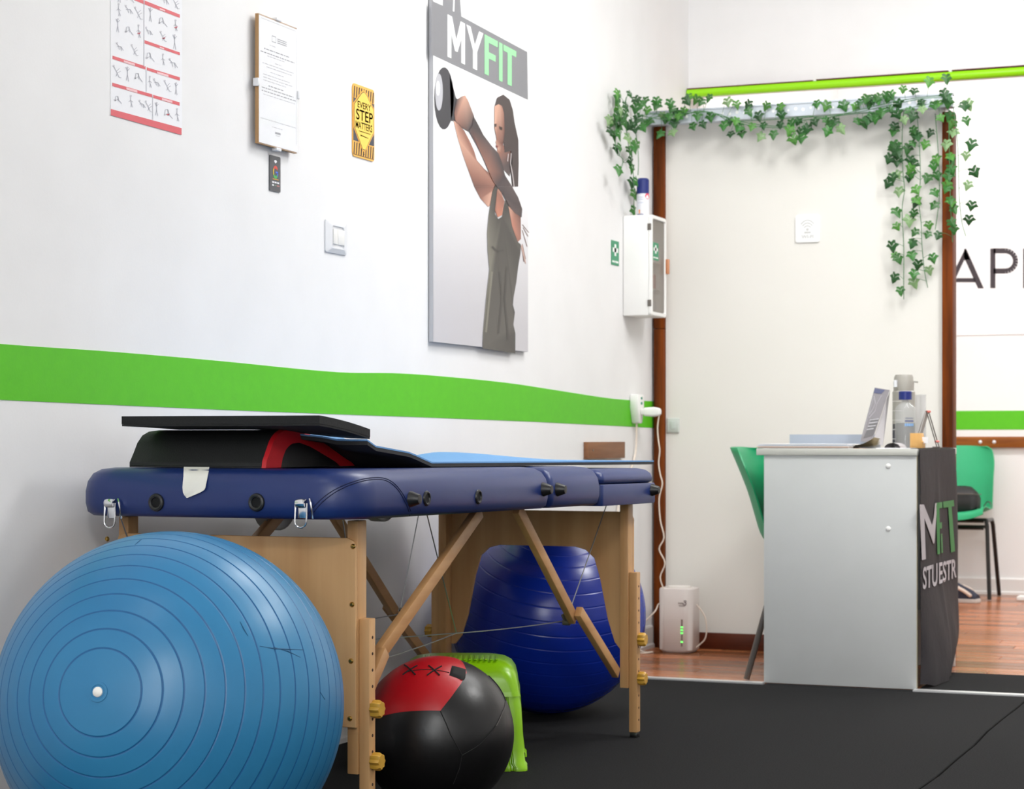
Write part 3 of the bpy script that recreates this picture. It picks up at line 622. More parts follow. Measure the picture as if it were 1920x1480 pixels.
# multi-socket adapter with charger and cables
sa = onX(1180, 766, .0).y; sb = sa+.075
z1 = onX(1181, 739, .02).z; z0 = onX(1184, 796, .02).z
sock = thing('socket_strip', 'white multi-socket strip mounted over the green stripe', 'socket', (0.01, (sa+sb)/2, z0))
b = MB(); ym = (sa+sb)/2
def sec(x0): return [Vector((x0, y, z)) for y, z in ((sa, z1), (sa, z0+.06), (ym-.015, z0+.004), (ym+.015, z0+.004), (sb, z0+.06), (sb, z1))]
b.loft([sec(.001), sec(.034)]); b.build('body', M_white, sock, bev=.005)
for zz in (.045, .026): MB().lathe([(0, .0035), (.005, .0035), (.005, 0)], (.034, ym+.0, z1-zz+.012), (1, 0, 0), 12).build('button', mat('teal_button', (30, 130, 106), .4), sock)
MB().tube(smoothpts([(.016, ym, z0+.006), (.012, ym, z0-.10), (.012, ym-.06, z0-.17), (.012, ym-.16, z0-.24), (.012, ym-.22, z0-.36)]), .004, 8).build('cable', M_cable, sock)
zc = onX(1215, 769, .0).z-.01
chg = thing('charger_plug', 'white charger plugged sideways into the socket strip with dangling cable', 'charger', (.08, ym+.02, zc))
xa = onY(1199, 768, ym).x; xb = onY(1239, 768, ym).x
MB().box(.0345, max(.05, xa+.002), ym-.010, ym+.010, zc-.010, zc+.012).build('plug_neck', M_white, chg, bev=.002)
b = MB(); b.loft([[Vector((x, ym-hw+2*hw*u, zc-hh+2*hh*v)) for u, v in rrect(0, 1, 0, 1, .25)] for x, hw, hh in ((max(.05, xa), .017, .016), (xb-.025, .017, .018), (xb-.006, .014, .014), (xb, .008, .008))]); b.build('charger_body', M_white, chg)
yc = ym+.012
P = [(1236, 777), (1233, 800), (1234, 822), (1237, 845), (1235, 868), (1238, 890), (1242, 908), (1236, 935), (1238, 975), (1245, 1008), (1236, 1030), (1247, 1056), (1238, 1082), (1244, 1104)]
MB().tube(smoothpts([onY(px, py, yc+.0*i) for i, (px, py) in enumerate(P)], 4), .0028, 6).build('cable', M_cable, chg)
# small wooden block on the wall
P0 = onX(1103, 829, .018); P1 = onX(1172, 832, .018); z0 = onX(1103, 861, .018).z
blk_ = thing('wood_block', 'small brown wooden block fixed to the wall above the table', 'block', (0, P0.y, z0))
MB().box(.0005, .018, P0.y, P1.y, z0, P0.z).build('plank_piece', wood('walnut_block', (120, 78, 50), (142, 96, 64), 'y', 1.4, .5), blk_, bev=.001)
MB().lathe([(0, .002), (.004, .001), (.004, 0)], (.018, P0.y+.05, (z0+P0.z)/2), (1, 0, 0), 10).build('screw', M_greyleg, blk_)
# on the partition: wi-fi sign, pale switch plate
x0, x1 = onY(1492, 430, YP).x, onY(1537, 430, YP).x; z0, z1 = onY(1514, 455, YP).z, onY(1514, 403, YP).z
wf = thing('wifi_sign', 'square white wi-fi sign on the partition', 'sign', ((x0+x1)/2, YP, z0))
b = MB(); b.loft([[Vector((x0+(x1-x0)*u, y, z0+(z1-z0)*v)) for u, v in rrect(0, 1, 0, 1, .1)] for y in (YP+.0015, YP-.004)]); b.build('plate', mat('bright_white_sign', (252, 252, 252), .4), wf, bev=.001)
fn = lambda u, v: Vector((x0+(x1-x0)*u, YP-.0045, z1-(z1-z0)*v)); b = MB(); g = rgb((205, 205, 203))
for r_, a in ((.40, 50), (.30, 50), (.20, 50)): stroke(b, arc(.5, .60, r_*.88, r_, 270-a, 270+a, 10), .045, fn, g)
b.poly([fn(.5+x, .535+y) for x, y in arc(0, 0, .06, .05, 0, 360, 10)[:-1]], [g]*10)
stroke(b, [(.37, .64), (.64, .64)], .06, fn, g); b.col = g
text(b, 'WI-FI', lambda u, v: fn(.25+.5*u, .85-.12*v), .03)
b.build('sign_print', M_print, wf, smooth=False, recalc=False)
x0, x1 = onY(1251, 797, YP).x, onY(1274, 797, YP).x; z0, z1 = onY(1262, 812, YP).z, onY(1262, 784, YP).z
sp = thing('switch_plate', 'pale grey-green square switch plate low on the partition', 'switch', ((x0+x1)/2, YP, z0))
b = MB(); b.loft([[Vector((x0+(x1-x0)*u, y, z0+(z1-z0)*v)) for u, v in rrect(i, 1-i, i, 1-i, .06)] for y, i in ((YP+.0015, 0), (YP-.004, 0), (YP-.007, .06))]); b.build('plate', mat('pale_grey_plate', (204, 210, 204), .4), sp)
MB().box(x0+(x1-x0)*.3, x0+(x1-x0)*.7, YP-.009, YP-.007, z0+(z1-z0)*.22, z0+(z1-z0)*.78).build('rocker', mat('pale_grey_rocker', (196, 204, 198), .4), sp, bev=.001)
# far wall: lettered panel, coat rail
zp = onY(1850, 628, YF-.01).z; x0 = 0.30; x1 = 2.9
pan = thing('wall_banner', 'white panel lettered APP on the far wall', 'sign', ((x0+x1)/2, YF, zp))
MB().box(x0, x1, YF-.004, YF-.0005, zp, 2.75).build('panel', mat('white_panel', (244, 243, 244), .5), pan, smooth=False)
def c7(x, y): return (1480+x/3.218, 120+y/3.218)
b = MB(); b.col = rgb((84, 74, 80)); fn = lambda x, y: onY(*c7(x, y), YF-.0046)
col = rgb((56, 47, 52))
b.poly([fn(*p) for p in ((1060, 1115), (1090, 1180), (1055, 1185), (978, 1350), (945, 1350))][::1], [col]*5)
b.poly([fn(*p) for p in ((1055, 1115), (1068, 1115), (1174, 1355), (1138, 1355), (1052, 1165))], [col]*5)
b.poly([fn(*p) for p in ((1010, 1292), (1118, 1292), (1128, 1318), (1000, 1318))], [col]*4)
def letterP(x):
    b.poly([fn(x, 1113), fn(x+32, 1113), fn(x+32, 1354), fn(x, 1354)], [col]*4)
    stroke(b, [(x+20, 1128)]+arc(x+92, 1189, 61, 61, -90, 90, 12)+[(x+20, 1250)], 32, fn, col)
letterP(1212); letterP(1410)
b.build('lettering', M_print, pan, smooth=False, recalc=False)
z0, z1 = .752, .808
cr = thing('coat_rail', 'brown wooden coat rail on the far wall above the green chair', 'coat rack', (1, YF, z0))
MB().box(.1, 1.0, YF-.022, YF-.001, z0, z1).build('board', M_brownx, cr, bev=.002)
MB().box(1.003, 2.6, YF-.022, YF-.001, z0-.001, z1+.001).build('board', M_brownx, cr, bev=.002)
for px in (1838, 1864):
    p = onY(px, 829, YF-.022); MB().lathe([(0, .004), (.007, .002), (.009, 0)], p, (0, -1, 0), 12).build('screw', M_silver, cr)
# ---------------------------------------------------------------- massage table
AT = math.radians(1.4); TU = Vector((math.sin(AT), math.cos(AT), 0)); TV = Vector((math.cos(AT), -math.sin(AT), 0))
TO = Vector((.69, 3.47, 0))-TV*.66; TW = .66; TL = 1.735
def T(u, v, z=0): return TO+TU*u+TV*v+UP*z
def onU(px, py, u): p = hit(px, py, T(u, 0), TU); return (u, (p-TO).dot(TV), p.z)
def onV(px, py, v): p = hit(px, py, T(0, v), TV); return ((p-TO).dot(TU), v, p.z)
SAG = .008
def C(u, v, z): return T(u, v, z-SAG*u)
tab = thing('massage_table', 'folding massage table with navy cushions and beech legs', 'massage table', T(TL/2, TW/2, 0))
VLEV = [(.014, .643), (.004, .650), (0, .668), (0, .692), (.004, .712), (.014, .728), (.030, .737), (.055, .7405)]
def cushion(u0, u1, rn, rf, name, v0=0, v1=TW, lev=VLEV):
    loops = []
    for i, z in lev:
        loops.append([C(u, v, z) for v, u in rrect(v0+i, v1-i, u0+i*.8, u1-i*.8, (max(rn-i*.5, .008),)*2+(max(rf-i*.5, .008),)*2, 6)])
    b = MB().loft(loops); n = len(loops[0])
    o = b.build(name, M_vinyl, tab, ang=60); return o
UA, UB, UC = onV(1032, 953, TW)[0], onV(1128, 945, TW)[0], TL
main = cushion(0, UA, .095, .02, 'cushion')
cushion(UA+.004, UB, .02, .02, 'cushion')
cushion(UB+.003, UC, .012, .015, 'cushion_base', lev=[(.002, .640), (0, .644), (0, .690), (.002, .694)])
cushion(UB+.005, UC-.004, .02, .03, 'head_cushion', lev=[(.012, .6945), (.003, .699), (.001, .708), (.006, .720), (.018, .729), (.04, .7335)])
# stitched seams at the near right corner
def corner_pt(s, z):                             # s: arc position along the near right outline, 0 = end face at v .50
    i = interp([q[1] for q in VLEV], [q[0] for q in VLEV], z); r = .095-i*.5; v1 = TW-i; u0 = i*.8
    l1 = (v1-r)-.50; l2 = r*math.pi/2
    if s < l1: return C(u0, .50+s, z)-TU*.0004
    if s < l1+l2: a = (s-l1)/r; return C(u0+r-r*math.cos(a), v1-r+r*math.sin(a), z)+(TV*math.sin(a)-TU*math.cos(a))*.0004
    return C(u0+r+(s-l1-l2), v1, z)+TV*.0004
for k in (0, .006):
    pts = []
    for i in range(41):
        t = i/40; z = .648+.076*min(1, (1-abs(2*t-1)**2.6)); pts.append(corner_pt(.055+k+(.315-2*k)*t, z-k*.6))
    MB().tube(pts, .0009, 5).build('stitching', M_stitch, main)
# grommets and latches on the near end
def ring(P, N, R, r, m, name, parent, sx=1.0):
    N = Vector(N).normalized(); x = UP.cross(N).normalized(); b = MB()
    b.tube([P+x*math.cos(2*math.pi*k/28)*R*sx+UP*math.sin(2*math.pi*k/28)*R for k in range(28)], r, 8, closed=True); o = b.build(name, m, parent)
    b = MB(); b.poly([P+N*.0008+x*math.cos(2*math.pi*k/20)*R*sx*.85+UP*math.sin(2*math.pi*k/20)*R*.85 for k in range(20)]); b.build('hole', M_dhole, o, smooth=False)
for px in (293, 481):
    u, v, z = onU(px, 942.5, -.001); ring(T(u, v, z), -TU, .0135, .0046, M_black, 'grommet', main)
for px in (800, 897):
    u, v, z = onV(px, 935 if px < 850 else 932, TW+.0005); ring(T(u, v, z), TV, .0125, .0036, M_black, 'grommet', main)
for k, (px, py) in enumerate(((770, 936), (1019, 918), (1045, 918), (1222, 919))):
    u, v, z = onV(px, py, TW-.002); MB().lathe([(0, 0), (.017, 0), (.016, .006), (.011, .020), (.0095, .024), (0, .025)], T(u-.004, TW-.003, z), TV, 16).build('corner_knob', M_black, tab)
for px in (209, 567):
    u, v, z = onU(px, 960, -.004)
    lt = MB(); zt = onU(px, 934, 0)[2]; zb_ = onU(px, 972, 0)[2]
    lt.pbox(T(-.006, v-.009, zb_), TV*.018, TU*.006, UP*(zt-zb_-.008)); lt = lt.build('latch', M_chrome, tab, bev=.001)
    MB().lathe([(0, -.010), (.008, -.010), (.0095, -.004), (.0095, .004), (.008, .010), (0, .010)], T(-.009, v, zt-.010), TV, 14).build('latch_cap', M_chrome, lt)
    b = MB(); P = [T(-.009, v+.0125*s, zt-.012) for s in (1,)]; bot_ = onU(px, 990, -.01)[2]
    pts = [T(-.009, v+.0125, zt-.010)]+[T(-.011, v+.0125*math.cos(a), bot_+.012-.012*math.sin(a)) for a in [math.pi*i/10 for i in range(11)]]+[T(-.009, v-.0125, zt-.010)]
    b.tube(pts, .0017, 7); b.build('latch_loop', M_chrome, lt)
    b = MB(); b.tube([T(-.001, v+.014, zt-.002), T(-.006, v+.019, zt-.008), T(-.006, v+.022, zt-.022), T(-.002, v+.022, zb_)], .0022, 6); b.build('latch_hook', M_chrome, lt)
# legs: upper posts with end panels, adjustable lower legs, braces
UN = .140; VO = onU(671, 1012, UN)[1]; UFAR = onV(1187, 1300, VO)[0]; VI = .012
LEGW = .024; LEGD = .038
pan_pts = None
def leg_set(u, s, VI, VO):                               # s = +1: the far set (its lower legs still face the near side)
    ue = u+LEGD*s
    for v in (VI, VO-LEGW):
        b = MB().pbox(T(min(u, ue), v, .132), TU*LEGD, TV*LEGW, UP*(.636-.132)); b.build('upper_leg', M_beech, tab, bev=.002)
    b = MB(); w0, w1 = VI, VO; z0, z1 = .226, .602; D = w1-w0
    out = [(w0, z0), (w0, z1-.02), (w0+.006, z1-.006), (w0+.02, z1), (w1-.02, z1), (w1-.006, z1-.006), (w1, z1-.02), (w1, z0)]
    cut = [(.94, z0), (.905, .25), (.87, .31), (.83, .42), (.80, .475), (.755, .497), (.70, .505)]
    out += [(w0+D*a, z) for a, z in cut]+[(w0+D*(1-a), z) for a, z in reversed(cut)]
    t = .009; up = u-t if s < 0 else u+.001
    up = (u-t-.0005) if s == 1 and False else ((min(u, ue)-t-.0005) if s > 0 and u < .5 else (max(u, ue)+.0005))
    b.prism([T(up, v, z) for v, z in out], TU*t); panel = b.build('end_panel', M_veneer, tab, bev=.0015, smooth=False)
    if u < .5:
        for px, py in ((662, 1025), (660, 1134), (658, 1240), (656, 1348), (201, 1011)):
            uu, v, z = onU(px, py, up); MB().lathe([(0, .004), (.003, .0035), (.0052, .0012), (.0055, 0)], T(up, v, z), -TU, 12).build('brass_screw', M_brass, panel)
    for side in (-1, 1):
        v = VO+.0005 if side > 0 else VI-.0005-.023
        ul = min(u, ue)+.004
        b = MB().pbox(T(ul, v, .014), TU*.027, TV*.023, UP*(.4415-.014)); lo = b.build('lower_leg', M_beech, tab, bev=.002)
        MB().pbox(T(ul+.001, v+.001, 0), TU*.025, TV*.021, UP*.0138).build('rubber_foot', M_black, lo, bev=.003)
        face = v+.023 if side > 0 else v
        b = MB()
        for k in range(12):
            z = .404-k*.0325; b.lathe([(0, .0004), (.0032, .0004), (.0032, -.001)], T(ul+.0135, face, z), TV*side, 8)
        b.build('peg_holes', M_hole, lo, smooth=False, kind='stuff')
        for z in (.262, .158):
            n = 32; prof = [.0165+.0018*math.cos(8*2*math.pi*k/n) for k in range(n)]
            loops = [[T(ul+.0135, face, z)+TV*side*h+(TU*math.cos(2*math.pi*k/n)+UP*math.sin(2*math.pi*k/n))*prof[k]*q for k in range(n)] for h, q in ((.0006, .92), (.004, 1), (.016, 1), (.021, .86))]
            MB().loft(loops).build('wing_knob', M_knob, lo)
leg_set(UN, 1, .030, VO); UFAR = 1.70; leg_set(UFAR-LEGD, 1, .044, .606)
def brace_set(v, side, top_n, top_f):
    hn = (.275, .340); hf = (1.385, .337)
    for (tu, tz), (hu, hz), lu in ((top_n, hn, UN+.02), (top_f, hf, UFAR-.02)):
        b = MB().beam(T(tu, v, tz), T(hu, v, hz), TV, .018, .030); br = b.build('upper_brace', M_beechv, tab, bev=.002)
        d = 1 if lu > hu else -1
        v2 = v+.0185*side
        b = MB().beam(T(hu-.012*d, v2, hz+.022), T(lu-.008*d, v2, .245) if lu < .6 else T(UFAR-.052, v2, .172), TV, .018, .028); b.build('lower_brace', M_beechv, tab, bev=.002)
        b = MB().tube([T(hu, v-.028*side, hz-.008), T(hu, v-.0095*side, hz-.008)], .008, 10); b.tube([T(hu, v-.020*side, hz-.008), T(hu-.012, v-.024*side, hz+.012)], .005, 8); b.build('pivot_bolt', M_greyleg, br)
VB = VO-.036
tn = onV(898, 966, VB); tf = onV(969, 966, VB)
brace_set(VB, 1, (tn[0], .632), (tf[0], .632)); brace_set(VI+.036, -1, (tn[0], .632), (tf[0], .632))
J = T(1.0, VB-.15, .330); J2 = T(1.0, VI+.19, .335)
def cable(a, b_, sag=.004):
    pts = [a.lerp(b_, i/8)-UP*sag*4*(i/8)*(1-i/8) for i in range(9)]; MB().tube(pts, .0014, 6).build('steel_cable', M_steel, tab)
HN, HF = T(.275, VB-.02, .335), T(1.385, VB-.02, .333); GN, GF = T(.275, VI+.05, .335), T(1.385, VI+.05, .333)
u, v, z = onV(800, 968, VB-.01); cable(T(u, v, .636), J, 0); u, v, z = onV(1140, 946, VB-.01); cable(T(u, v, .632), HF, 0)
cable(HN, J, .003); cable(J, HF, .003); cable(GN, J, .0); cable(GN, GF, 0)
cable(T(.10, VI+.05, .636), GN, 0); cable(T(.20, VB-.03, .634), HN, 0); cable(T(1.52, VI+.05, .634), GF, 0)
for cxp in (515, 712):
    u, v, z = onV(cxp, 975, VI+.02); c = T(u, VI+.02, .644)
    loops = []
    for k in range(13):
        a = math.pi*k/12; p = c+TU*.075*math.cos(a)-UP*.062*math.sin(a); n = (p-c).normalized()
        loops.append([p+TV*.016+n*.0015, p+TV*.016-n*.0015, p-TV*.016-n*.0015, p-TV*.016+n*.0015])
    MB().loft(loops).build('strap_loop', mat('grey_strap', (150, 148, 145), .7), tab)
# ---------------------------------------------------------------- on the table
def topz(u): return .7405-SAG*u
u0 = .062; zt = topz(u0)+.001
va = onU(243, 878, u0)[1]; vb = onU(500, 877, u0)[1]
sit = thing('sit_up_mat', 'black arched sit-up mat with red side band, under the foam slab', 'exercise mat', T(u0+.18, (va+vb)/2, zt))
ARCH = [(0, 0), (.000, .010), (.014, .030), (.028, .052), (.046, .068), (.070, .0765), (.10, .079), (.14, .077), (.18, .069), (.22, .057), (.26, .043), (.30, .028), (.34, .014), (.37, .005), (.375, 0)]
def archz(du): return interp([p[0] for p in ARCH], [p[1] for p in ARCH], du)
b = MB(); vr = vb-.012
b.loft([[T(u0+du, v, zt+h*(.96 if v != va and v != vr else .95)) for du, h in ARCH] for v in (va, va+.006, vr-.004, vr)]); b.build('cover', M_blackcloth, sit)
b = MB(); A2 = [(du, h) for du, h in ARCH]
inn = [(.055, 0), (.062, .020), (.076, .038), (.098, .048), (.13, .050), (.17, .043), (.21, .032), (.25, .020), (.29, .008), (.305, 0)]
def respl(P, n):
    P = [Vector((p[0], p[1], 0)) for p in P]; L_ = [0]
    for i in range(len(P)-1): L_.append(L_[-1]+(P[i+1]-P[i]).length)
    return [(interp(L_, [p.x for p in P], L_[-1]*i/n), interp(L_, [p.y for p in P], L_[-1]*i/n)) for i in range(n+1)]
oo, ii = respl(ARCH, 28), respl(inn, 28)
rows = [[T(u0+a, vr+.0003, zt+h) for a, h in oo], [T(u0+a+.002, vr+.009, zt+h*.97) for a, h in oo], [T(u0+a, vr+.013, zt+h) for a, h in ii], [T(u0+a, vr+.0003, zt+h) for a, h in ii]]
b.grid(rows, cu=True); b.build('red_band', M_redcloth, sit)
b = MB(); b.prism([T(u0+a, vr+.0006, zt+h) for a, h in ii], TV*.011); b.build('side_panel', M_blacklea, sit, smooth=False)
b = MB(); b.tube([T(u0+.003, v, zt+.004) for v in (va+.003, (va+vb)/2, vb-.012)], .0035, 8); b.build('piping', M_black, sit)
# foam slab lying across the sit-up mat
us = .010
l0 = onU(228, 800, us); l1 = onU(599, 800, us); zt1 = onU(228, 781, us)[2]; zb1 = l0[2]
ue_ = onV(694, 822, l1[1])[0]
slab = thing('foam_slab', 'flat black foam slab lying on top of the arched sit-up mat', 'foam pad', T((us+ue_)/2, (l0[1]+l1[1])/2, zb1))
def droop(u, v):
    t = (u-us)/(ue_-us); k = sm(l0[1]+.18, l1[1], v); return -.026*t*(t*.4+.6)*(.25+.75*k)
def sheet(u0, u1, v0, v1, zlo, zhi, nu, nv, zf):
    top_ = [[T(u0+(u1-u0)*i/nu, v0+(v1-v0)*j/nv, zhi+zf(u0+(u1-u0)*i/nu, v0+(v1-v0)*j/nv)) for j in range(nv+1)] for i in range(nu+1)]
    lo_ = [[p-UP*(zhi-zlo) for p in r_] for r_ in top_]
    b = MB().grid(top_); b.grid(lo_); n = (nu+1)*(nv+1)
    def rim(ids):
        for a, c in zip(ids[:-1], ids[1:]): b.f.append((a, c, c+n, a+n)); b.mi.append(0)
    g = lambda i, j: i*(nv+1)+j
    rim([g(0, j) for j in range(nv+1)]); rim([g(nu, j) for j in range(nv+1)]); rim([g(i, 0) for i in range(nu+1)]); rim([g(i, nv) for i in range(nu+1)])
    return b
sheet(us, ue_, l0[1], l1[1], zb1+.0045, zt1, 8, 10, droop).build('foam_layer', M_foam, slab)
sheet(us+.0005, ue_-.0005, l0[1]+.0005, l1[1]-.0005, zb1+.0005, zb1+.0043, 8, 10, droop).build('foam_layer', M_foam, slab)
# yoga mat draped from the sit-up mat to the far end
VM = .585; VL = .10
edge = [onV(px, py, VM) for px, py in ((640, 824), (700, 835), (770, 848), (800, 862), (840, 882), (900, 889), (960, 886), (1010, 888), (1060, 885), (1130, 882), (1180, 880), (1226, 879))]
eu = [e[0] for e in edge]; ez = [e[2] for e in edge]
eu[0] = ue_-.022
def matz(u, v):
    z = interp(eu, ez, u); base = topz(u)+.0125
    q = sm(.46, .52, v)
    lift = zt+archz(u-u0)*1.0+.0145 if u < u0+.38 else base
    zz = max(z, base) if q >= 1 else max(z, base)*q+max(lift, min(z, lift+.02), base)*(1-q)
    zz = min(zz, zb1-.002+droop(u, v)) if u < ue_+.02 else zz
    if u > eu[5]: zz = max(z, base)+(.012+.010*math.sin(u*9))*sm(.45, VL, v)
    return zz
nu = 46
mt = thing('yoga_mat', 'light blue and black yoga mat draped along the massage table', 'exercise mat', T((eu[0]+eu[-1])/2, (VM+VL)/2, topz(1)))
def mz(d): return lambda u, v: matz(u, v)+d
sheet(eu[0], eu[-1], VL, VM, 0, .0032, nu, 14, mz(-.0032)).build('blue_layer', M_matblue, mt)
sheet(eu[0]+.002, eu[-1]-.001, VL+.001, VM-.0005, 0, .0072, nu, 14, mz(-.0106)).build('grey_layer', M_matgrey, mt)
# paper tag hanging over the near edge
pts = [(345, 876), (392, 875), (389, 893), (386, 915), (383, 921), (366, 929), (349, 934), (343, 927), (342, 915), (345, 895)]
tp = thing('paper_tissue', 'torn white paper tissue hanging over the near table edge', 'tissue', T(0, onU(367, 900, 0)[1], onU(367, 934, 0)[2]))
rowsA = []
for py in range(0, 13):
    y = 874+60*py/12; t = py/12
    xa = interp([874, 895, 915, 927, 934], [345, 345, 342, 343, 350], y); xb = interp([874, 893, 915, 921, 934], [392, 389, 386, 383, 352], y)
    row = []
    for i in range(7):
        px = xa+(xb-xa)*i/6; ins = 0
        for _ in range(8):
            u, v, z = onU(px, y, ins-.003); zz = min(z, .7425); ins = .5*ins+.4*interp([q[1] for q in VLEV], [q[0] for q in VLEV], zz)
        row.append(T(ins-.003-.0015*math.sin(i*1.7+t*5), v, zz))
    rowsA.append(row)
b = MB().grid(rowsA); b.grid([[p-TU*.0006 for p in r_] for r_ in rowsA]); b.build('tissue_sheet', M_tissue, tp)
# ---------------------------------------------------------------- balls
def slerp(a, c, t):
    a, c = a.normalized(), c.normalized(); w_ = math.acos(max(-1, min(1, a.dot(c))))
    return a if w_ < 1e-5 else (a*math.sin((1-t)*w_)+c*math.sin(t*w_))/math.sin(w_)
def onS(px, py, Cn, r_):
    d = ray(px, py).normalized(); oc = EYE-Cn; bb = oc.dot(d); D = bb*bb-oc.dot(oc)+r_*r_
    return (EYE+d*(-bb-math.sqrt(max(D, 0)))-Cn).normalized()
def ribbed(Cn, r_, ax, a0, da, depth, n=96, wg=.9):
    prof = []; angs = [0.0, 3.0]; g = [0, 0]
    k = 0; a = a0
    pts = [(0.0, 0), (2.0, 0)]
    while a < 176:
        q = depth
        for da_, h in ((-wg*1.5, 0), (-wg, 0), (-wg*.3, -q), (wg*.3, -q), (wg, 0), (wg*1.5, 0)): pts.append((a+da_, h))
        pts.append((a+da*.4, 0)); pts.append((a+da*.6, 0)); a += da
    pts = [p for p in pts if p[0] < 179]+[(180.0, 0)]
    prof = [((r_+h)*math.sin(math.radians(t)) if 0 < t < 180 else 0.0, (r_+h)*math.cos(math.radians(t))) for t, h in pts]
    b = MB().lathe(prof, Cn, ax, n)
    rows_ = [(pts[i][1]+pts[i+1][1])/2 for i in range(len(pts)-1)]
    b.mi = [1 if rows_[k//n] < -depth*.4 else 0 for k in range(len(b.f))]
    return b
CL = Vector((.463, 3.18, .3155)); RL = .315
axL = onS(183.5, 1298, CL, RL)
ball = thing('exercise_ball', 'large light blue ribbed exercise ball in front of the massage table', 'exercise ball', (CL.x, CL.y, 0))
ribbed(CL, RL, axL, 13.6, 6.4, .0012, 128, .30).build('ball_skin', [M_ballL, M_groove], ball, ang=80)
MB().lathe([(0, .0045), (.0055, .0042), (.0085, .002), (.009, -.003)], CL+axL*RL, axL, 16).build('valve_plug', M_valve, ball)
MB().lathe([(.0175, -.002), (.017, .0008), (.0125, .0012), (.0095, -.002)], CL+axL*RL, axL, 24).build('valve_ring', M_ballL, ball)
b = MB()
for P in ([(450, 1166), (457, 1180), (465, 1193)], [(487, 1212), (515, 1217), (540, 1218), (569, 1219)], [(512, 1214), (540, 1222), (563, 1233)], [(600, 1298), (609, 1312)], [(253, 1022), (259, 1017), (265, 1012)]):
    d = [onS(*p, CL, RL) for p in P]; pts = [CL+q*(RL+.0002) for q in d]; b.tube(pts, [.0004]+[.0011]*(len(pts)-2)+[.0004] if len(pts) > 2 else .0006, 6)
b.build('scuff_marks', M_scuff, ball, kind='stuff')
CD = Vector((.305, 5.50, .2855)); RD = .285
axD = Vector((.22, -.30, .93)).normalized()
ball2 = thing('exercise_ball', 'dark royal blue exercise ball under the far end of the massage table', 'exercise ball', (CD.x, CD.y, 0))
ribbed(CD, RD, axD, 12, 8.0, .0011, 112, .45).build('ball_skin', [M_ballD, M_ballD], ball2, ang=80)
MB().lathe([(0, .004), (.006, .004), (.009, .001), (.009, -.003)], CD-axD*RD, -axD, 14).build('valve_plug', M_ballD, ball2)
# medicine ball
CM = Vector((.64, 3.97, .1655)); RM = .165
mb_ = thing('medicine_ball', 'black medicine ball with laced red panel beneath the table', 'medicine ball', (CM.x, CM.y, 0))
b = MB(); n = 48
b.lathe([((RM)*math.sin(math.pi*i/32), RM*math.cos(math.pi*i/32)) for i in range(33)][0:0]+[(0, RM)]+[(RM*math.sin(math.pi*i/32), RM*math.cos(math.pi*i/32)) for i in range(1, 32)]+[(0, -RM)], CM, (0, 0, 1), n)
b.build('black_panels', M_blacklea, mb_, ang=60)
def dirs(P): return [onS(x, y, CM, RM) for x, y in P]
def patch(D, ctr, r0, r1, m, name, parent, rings=8):
    N_ = len(D); rows = [[CM+slerp(ctr, d, k/rings)*(r1-(r1-r0)*max(0, k-rings+1)) for d in D] for k in range(rings+1)]
    rows[0] = [CM+ctr.normalized()*r1 for d in D]
    b = MB().grid(rows[1:], cv=True); k = len(b.v); b.add([CM+ctr.normalized()*r1], [])
    for i in range(N_): b.f.append((k, i, (i+1) % N_)); b.mi.append(0)
    return b.build(name, m, parent, ang=60)
def dense(P, n=4):
    out = []
    for i in range(len(P)):
        a, c = P[i], P[(i+1) % len(P)]
        for k in range(n): out.append(slerp(a, c, k/n))
    return out
tl = onS(705, 1290, CM, RM); tr = onS(868, 1243, CM, RM)
back = [(tr*.8+Vector((-.25, .55, .45))).normalized(), Vector((-.25, .55, .80)).normalized(), Vector((-.75, .25, .6)).normalized()]
vis = dirs([(868, 1243), (875, 1262), (864, 1283), (845, 1309), (826, 1333), (790, 1333), (750, 1336), (718, 1343), (694, 1352), (688, 1335)])
poly_ = vis+[back[2], back[1], back[0]]
red_p = patch(dense(poly_), (onS(785, 1290, CM, RM)+Vector((-.1, .25, .5))).normalized(), RM+.0002, RM+.0016, M_red, 'red_panel', mb_, 10)
def seam(P, m, r_=.0012, h=.0006, parent=None, name='seam'):
    D = dirs(P); pts = []
    for i in range(len(D)-1): pts += [CM+slerp(D[i], D[i+1], k/6)*(RM+h) for k in range(6)]
    pts.append(CM+D[-1]*(RM+h)); return MB().tube(pts, r_, 6).build(name, m, parent or mb_)
sm_ = mat('seam_thread', (12, 12, 12), .8); sg = mat('worn_seam', (70, 66, 64), .7)
seam([(826, 1334), (845, 1378), (866, 1417)], sm_); seam([(866, 1417), (900, 1396), (930, 1362)], sm_); seam([(930, 1362), (941, 1338), (948, 1315)], sg)
seam([(866, 1417), (862, 1440), (850, 1470)], sm_); seam([(948, 1315), (935, 1280), (918, 1265)], sm_)
for x0, y0 in ((770, 1258), (815, 1259)):
    seam([(x0-14, y0+9), (x0+13, y0-8)], sm_, .0017, .0022, red_p, 'lacing'); seam([(x0-11, y0-9), (x0+9, y0+9)], sm_, .0017, .0022, red_p, 'lacing')
seam([(762, 1262), (800, 1257), (842, 1263)], sm_, .0009, .0018, red_p, 'lacing')
patch(dense(dirs([(847, 1250), (873, 1257), (872, 1273), (866, 1277), (842, 1268)]), 2), onS(859, 1263, CM, RM), RM+.0018, RM+.005, sm_, 'tab', red_p, 4)
